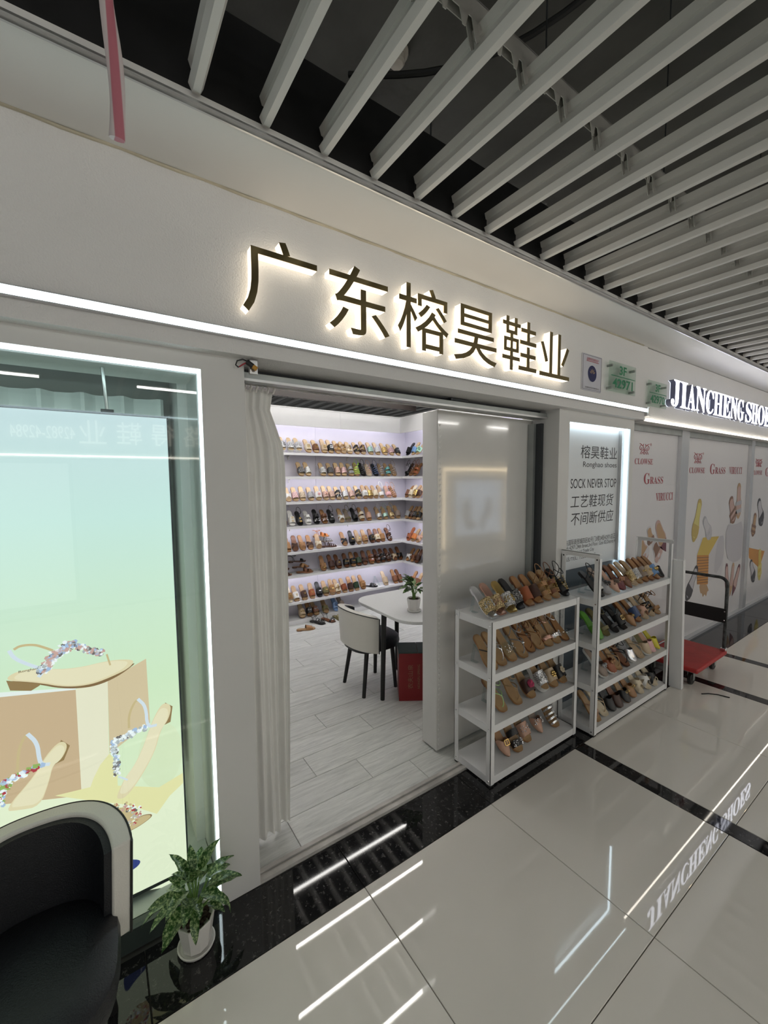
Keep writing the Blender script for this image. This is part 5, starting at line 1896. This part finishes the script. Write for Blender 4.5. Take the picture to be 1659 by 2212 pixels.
for where, si, items in SHOP:
    items = list(zip(relax([x for x, _ in items], .0845, 1.55, 3.49), [q for _, q in items]))
    for i, (x, spec) in enumerate(items):
        st_, ba, sp_, on, oc, sm_ = parse(spec)
        shoe(st_, ba, sp_, on, oc, describe(st_, sp_, on, oc, sm_) + place(i, where), (x, 2.972, SH[si]), R(random.uniform(-5, 5)), R(50 + random.uniform(-4, 4)), sm_, .95, group=f'sandals on the {where}')
RET = [
 ('top side shelf', 0, [(2.86, 'slide black black - - fur'), (2.74, 'slide footbed blue - -'), (2.65, 'slide footbed mint jewels green')]),
 ('second side shelf', 1, [(2.90, 'strap black black - -'), (2.80, 'multi brown brown - -'), (2.70, 'sandal2 brown rust - -')]),
 ('third side shelf', 2, [(2.91, 'slide brown brown - -'), (2.83, 'slide cream cream - -'), (2.74, 'slide light_tan gold - -'), (2.65, 'slide tan dark_brown - -')]),
 ('fourth side shelf', 3, [(2.92, 'slide tan grey - -'), (2.84, 'slide brown dark_brown ring silver'), (2.76, 'slide tan black ring silver'), (2.68, 'slide footbed black ring gold')]),
 ('fifth side shelf', 4, [(2.85, 'cross rust rust - -'), (2.75, 'slide tan orange - -'), (2.65, 'cross light_tan nude - -')]),
 ('sixth side shelf', 5, [(2.87, 'cross brown white - -'), (2.77, 'cross brown brown - -'), (2.67, 'slide dark_brown dark_brown - -')]),
 ('seventh side shelf', 6, [(2.80, 'wide brown rust - -'), (2.68, 'slide tan brown - -')]),
]
for where, si, items in RET:
    items = list(zip([-y for y in relax([-y for y, _ in items], .0845, -2.89, -1.0)], [q for _, q in items]))
    for i, (y, spec) in enumerate(items):
        st_, ba, sp_, on, oc, sm_ = parse(spec)
        shoe(st_, ba, sp_, on, oc, describe(st_, sp_, on, oc, sm_) + place(i, where), (3.522, y, SH[si]), R(-90 + random.uniform(-4, 4)), R(50 + random.uniform(-4, 4)), sm_, .95, group=f'sandals on the {where}')
# sandals lying flat and piled on the shelves
for lab, spec, x, y, z, rz, fl in (
        ('dark strappy sandal at the bottom of the pile on fifth wall shelf', 'multi dark_brown dark_brown - -', 2.50, 3.03, SH[4], 82, 0),
        ('grey strappy sandal in the middle of the pile on fifth wall shelf', 'multi taupe grey - -', 2.46, 3.06, SH[4] + .066, 80, 0),
        ('orange tan sandal on top of the pile on fifth wall shelf', 'sandal2 tan orange - -', 2.42, 3.08, SH[4] + .132, 84, 0),
        ('dark brown sandal lying lowest at the far left of sixth wall shelf', 'cross brown dark_brown - -', 1.88, 3.02, SH[5], 86, 0),
        ('dark brown sandal lying second in the left pile of sixth wall shelf', 'sling dark_brown dark_brown - -', 1.86, 3.05, SH[5] + .066, 88, 0),
        ('black sandal lying on top of the left pile of sixth wall shelf', 'sling black black - -', 1.84, 3.06, SH[5] + .135, 86, 0),
        ('brown sandal lying lowest in the second pile of sixth wall shelf', 'two brown brown - -', 2.16, 3.02, SH[5], 84, 0),
        ('tan sandal lying second in the second pile of sixth wall shelf', 'cross dark_brown tan - -', 2.12, 3.05, SH[5] + .066, 86, 0),
        ('black ankle strap sandal on top of the second pile of sixth wall shelf', 'strap dark_brown black - -', 2.08, 3.06, SH[5] + .135, 84, 0),
        ('black slide lying flat on seventh wall shelf beside the beige slide', 'cross black black jewels silver', 3.10, 2.985, SH[6], 55, 0),
        ('tan leather slide lying on the wooden floor below the shelving', 'wide tan tan - -', 2.03, 2.72, 0.0, 80, 0),
        ('black strappy sandal on the floor beside the tan slide', 'multi black black - -', 2.19, 2.775, 0.0, 30, 0),
        ('second black strappy sandal on the floor near the chair', 'strap dark_brown black - -', 2.32, 2.765, 0.0, 22, 0),
        ('olive slide on the floor below the shelving', 'slide olive olive - -', 2.43, 2.75, 0.0, 8, 0),
        ('dark olive slide on the floor half hidden by the chair', 'slide dark_green olive - -', 2.53, 2.75, 0.0, 6, 0)):
    st_, ba, sp_, on, oc, sm_ = parse(spec)
    shoe(st_, ba, sp_, on, oc, lab, (x, y, z), R(rz), 0.0, sm_, .95, flatlift=STYLE[st_][3] * 0.0)
for i, (x, spec) in enumerate(((1.77, 'slide black black - -'), (2.00, 'slide footbed beige horsebit gold'), (2.10, 'slide brown black horsebit silver'), (2.19, 'slide tan brown horsebit silver'), (2.32, 'cross tan olive - -'), (2.47, 'slide denim_blue denim_blue pompom denim_blue'), (2.56, 'slide taupe taupe - -'))):
    st_, ba, sp_, on, oc, sm_ = parse(spec)
    shoe(st_, ba, sp_, on, oc, describe(st_, sp_, on, oc, sm_) + place(i, 'lowest wall tier'), (x, 2.985, .055), R(random.uniform(-6, 6)), R(38), sm_, .95, group='sandals on the lowest wall tier')


def stand(x, y, z, what, idx, where):
    t = thing('acrylic_stand', f'clear acrylic stand propping the shoe {ORD[idx]} from left, {where}', 'shoe stand', (x, y, z), group=f'clear stands on {where}')
    a = R(40)
    mb = MB()
    # leaning ramp, back leg and base of bent clear sheet
    for (p, q) in (((0.020, 0.002), (0.150, 0.111)), ((0.150, 0.111), (0.172, 0.002)), ((0.172, 0.0025), (0.128, 0.0025))):
        dy, dz = q[0] - p[0], q[1] - p[1]
        L_ = math.hypot(dy, dz)
        ny, nz = -dz / L_ * .0012, dy / L_ * .0012
        vs_ = [(sx * .014, p[0] + s_ * ny, p[1] + s_ * nz) for sx in (-1, 1) for s_ in (-1, 1)] + [(sx * .014, q[0] + s_ * ny, q[1] + s_ * nz) for sx in (-1, 1) for s_ in (-1, 1)]
        mb.add(vs_, [(0, 1, 3, 2), (4, 6, 7, 5), (0, 4, 5, 1), (2, 3, 7, 6), (0, 2, 6, 4), (1, 5, 7, 3)])
    me = cached('stand', lambda: mb.mesh('bent_sheet', smooth=False))
    link('bent_sheet', me, ACRYLIC, t)
    return t


RACKS = [
 ('shorter rack top tier', .955, [(1.78, -.145, 'wide silver gold jewels silver glitter'), (1.87, -.135, 'wide rose gold jewels rose glitter'), (1.965, -.14, 'wide gold silver jewels gold glitter'), (2.07, -.13, 'wide black black jewels silver glitter'), (2.17, -.125, 'wide brown rust - -'), (2.265, -.12, 'wide brown dark_brown - -'), (2.36, -.12, 'sandal2 tan tan chain gold'), (2.455, -.12, 'sandal2 tan brown chain gold'), (2.55, -.13, 'sandal2 black black chain gold')]),
 ('shorter rack second tier', .655, [(1.80, -.155, 'flip tan black crystal white'), (1.90, -.145, 'flip tan silver - -'), (1.995, -.14, 'slide tan clear pearls silver'), (2.09, -.15, 'thong tan grey crystal silver'), (2.24, -.125, 'thong brown brown - -'), (2.315, -.13, 'thong tan tan - -'), (2.39, -.135, 'strap tan rose - -'), (2.47, -.135, 'strap light_tan silver jewels silver'), (2.55, -.14, 'strap brown clear - -')]),
 ('shorter rack third tier', .358, [(1.93, -.13, 'thong tan pale_green - -'), (2.07, -.13, 'thong tan light_tan - -'), (2.20, -.13, 'slide tan dark_brown pompom hot_pink'), (2.33, -.125, 'platform tan silver jewels white glitter'), (2.44, -.13, 'slide tan beige flower gold'), (2.545, -.13, 'slide tan black flower cream')]),
 ('shorter rack bottom tier', .055, [(1.98, -.125, 'point brown nude buckle gold'), (2.07, -.135, 'two tan black jewels silver'), (2.20, -.105, 'slide tan nude pearls silver'), (2.35, -.095, 'point taupe nude jewels silver'), (2.495, -.115, 'multi tan silver - -')]),
 ('taller rack top tier', .935, [(2.79, -.24, 'strap black black emblem white'), (2.885, -.235, 'mule taupe grey bow black'), (2.985, -.25, 'point nude nude fringe taupe'), (3.08, -.24, 'mule dark_brown burgundy fringe peach'), (3.185, -.24, 'point brown brown buckle gold'), (3.285, -.23, 'slide beige gold - - glitter'), (3.375, -.225, 'slide light_tan silver - - glitter'), (3.465, -.225, 'slide brown taupe horsebit gold'), (3.55, -.23, 'slide brown beige horsebit gold'), (3.635, -.235, 'slide brown blue bow gold'), (3.73, -.23, 'mule brown black - -')]),
 ('taller rack second tier', .635, [(2.80, -.235, 'mule green green - -'), (2.90, -.23, 'strap olive olive - -'), (3.02, -.235, 'strap black black - -'), (3.13, -.235, 'wide black black buckle gold'), (3.25, -.25, 'point brown tan emblem gold'), (3.38, -.225, 'slide brown navy - -'), (3.50, -.225, 'cross beige nude - -'), (3.61, -.225, 'lace beige black - -'), (3.71, -.225, 'strap tan tan - -')]),
 ('taller rack third tier', .345, [(2.87, -.235, 'loafer taupe taupe bow grey'), (2.98, -.24, 'loafer brown rust bow tan'), (3.075, -.24, 'thong tan light_tan - -'), (3.175, -.245, 'thong dark_brown black - -'), (3.29, -.235, 'loafer grey silver - -'), (3.42, -.24, 'flip beige beige - -'), (3.52, -.24, 'loafer olive beige - -'), (3.61, -.24, 'mule nude pink - -'), (3.71, -.235, 'point yellow yellow - -')]),
 ('taller rack bottom tier', .055, [(2.79, -.245, 'flip tan nude - -'), (2.90, -.24, 'flip cream beige - -'), (3.01, -.24, 'mule black black - -'), (3.10, -.245, 'mule dark_brown dark_brown - -'), (3.215, -.245, 'mule tan black horsebit gold'), (3.33, -.235, 'mule brown tan horsebit gold'), (3.44, -.24, 'cross cream cream - -'), (3.56, -.24, 'cross cream white ring black'), (3.665, -.245, 'cross cream black ring cream')]),
]
for where, z, items in RACKS:
    lo, hi = (1.805, 2.545) if 'shorter' in where else (2.76, 3.74)
    items = [(x, y, q) for x, (_, y, q) in zip(relax([x for x, _, _ in items], .0875, lo, hi), items)]
    for i, (x, y, spec) in enumerate(items):
        st_, ba, sp_, on, oc, sm_ = parse(spec)
        shoe(st_, ba, sp_, on, oc, describe(st_, sp_, on, oc, sm_) + place(i, where), (x, y, z), R(random.uniform(-4, 4)), R(40 + random.uniform(-2, 2)), sm_, 1.0, group=f'shoes on {where}')
        stand(x, y, z, None, i, where)
# an empty clear stand on the wall shelf
t = thing('acrylic_stand', 'empty clear acrylic stand on seventh wall shelf beside the flat black slide', 'shoe stand', (3.15, 2.99, SH[6]))
link('bent_sheet', CACHE['stand'], ACRYLIC, t)
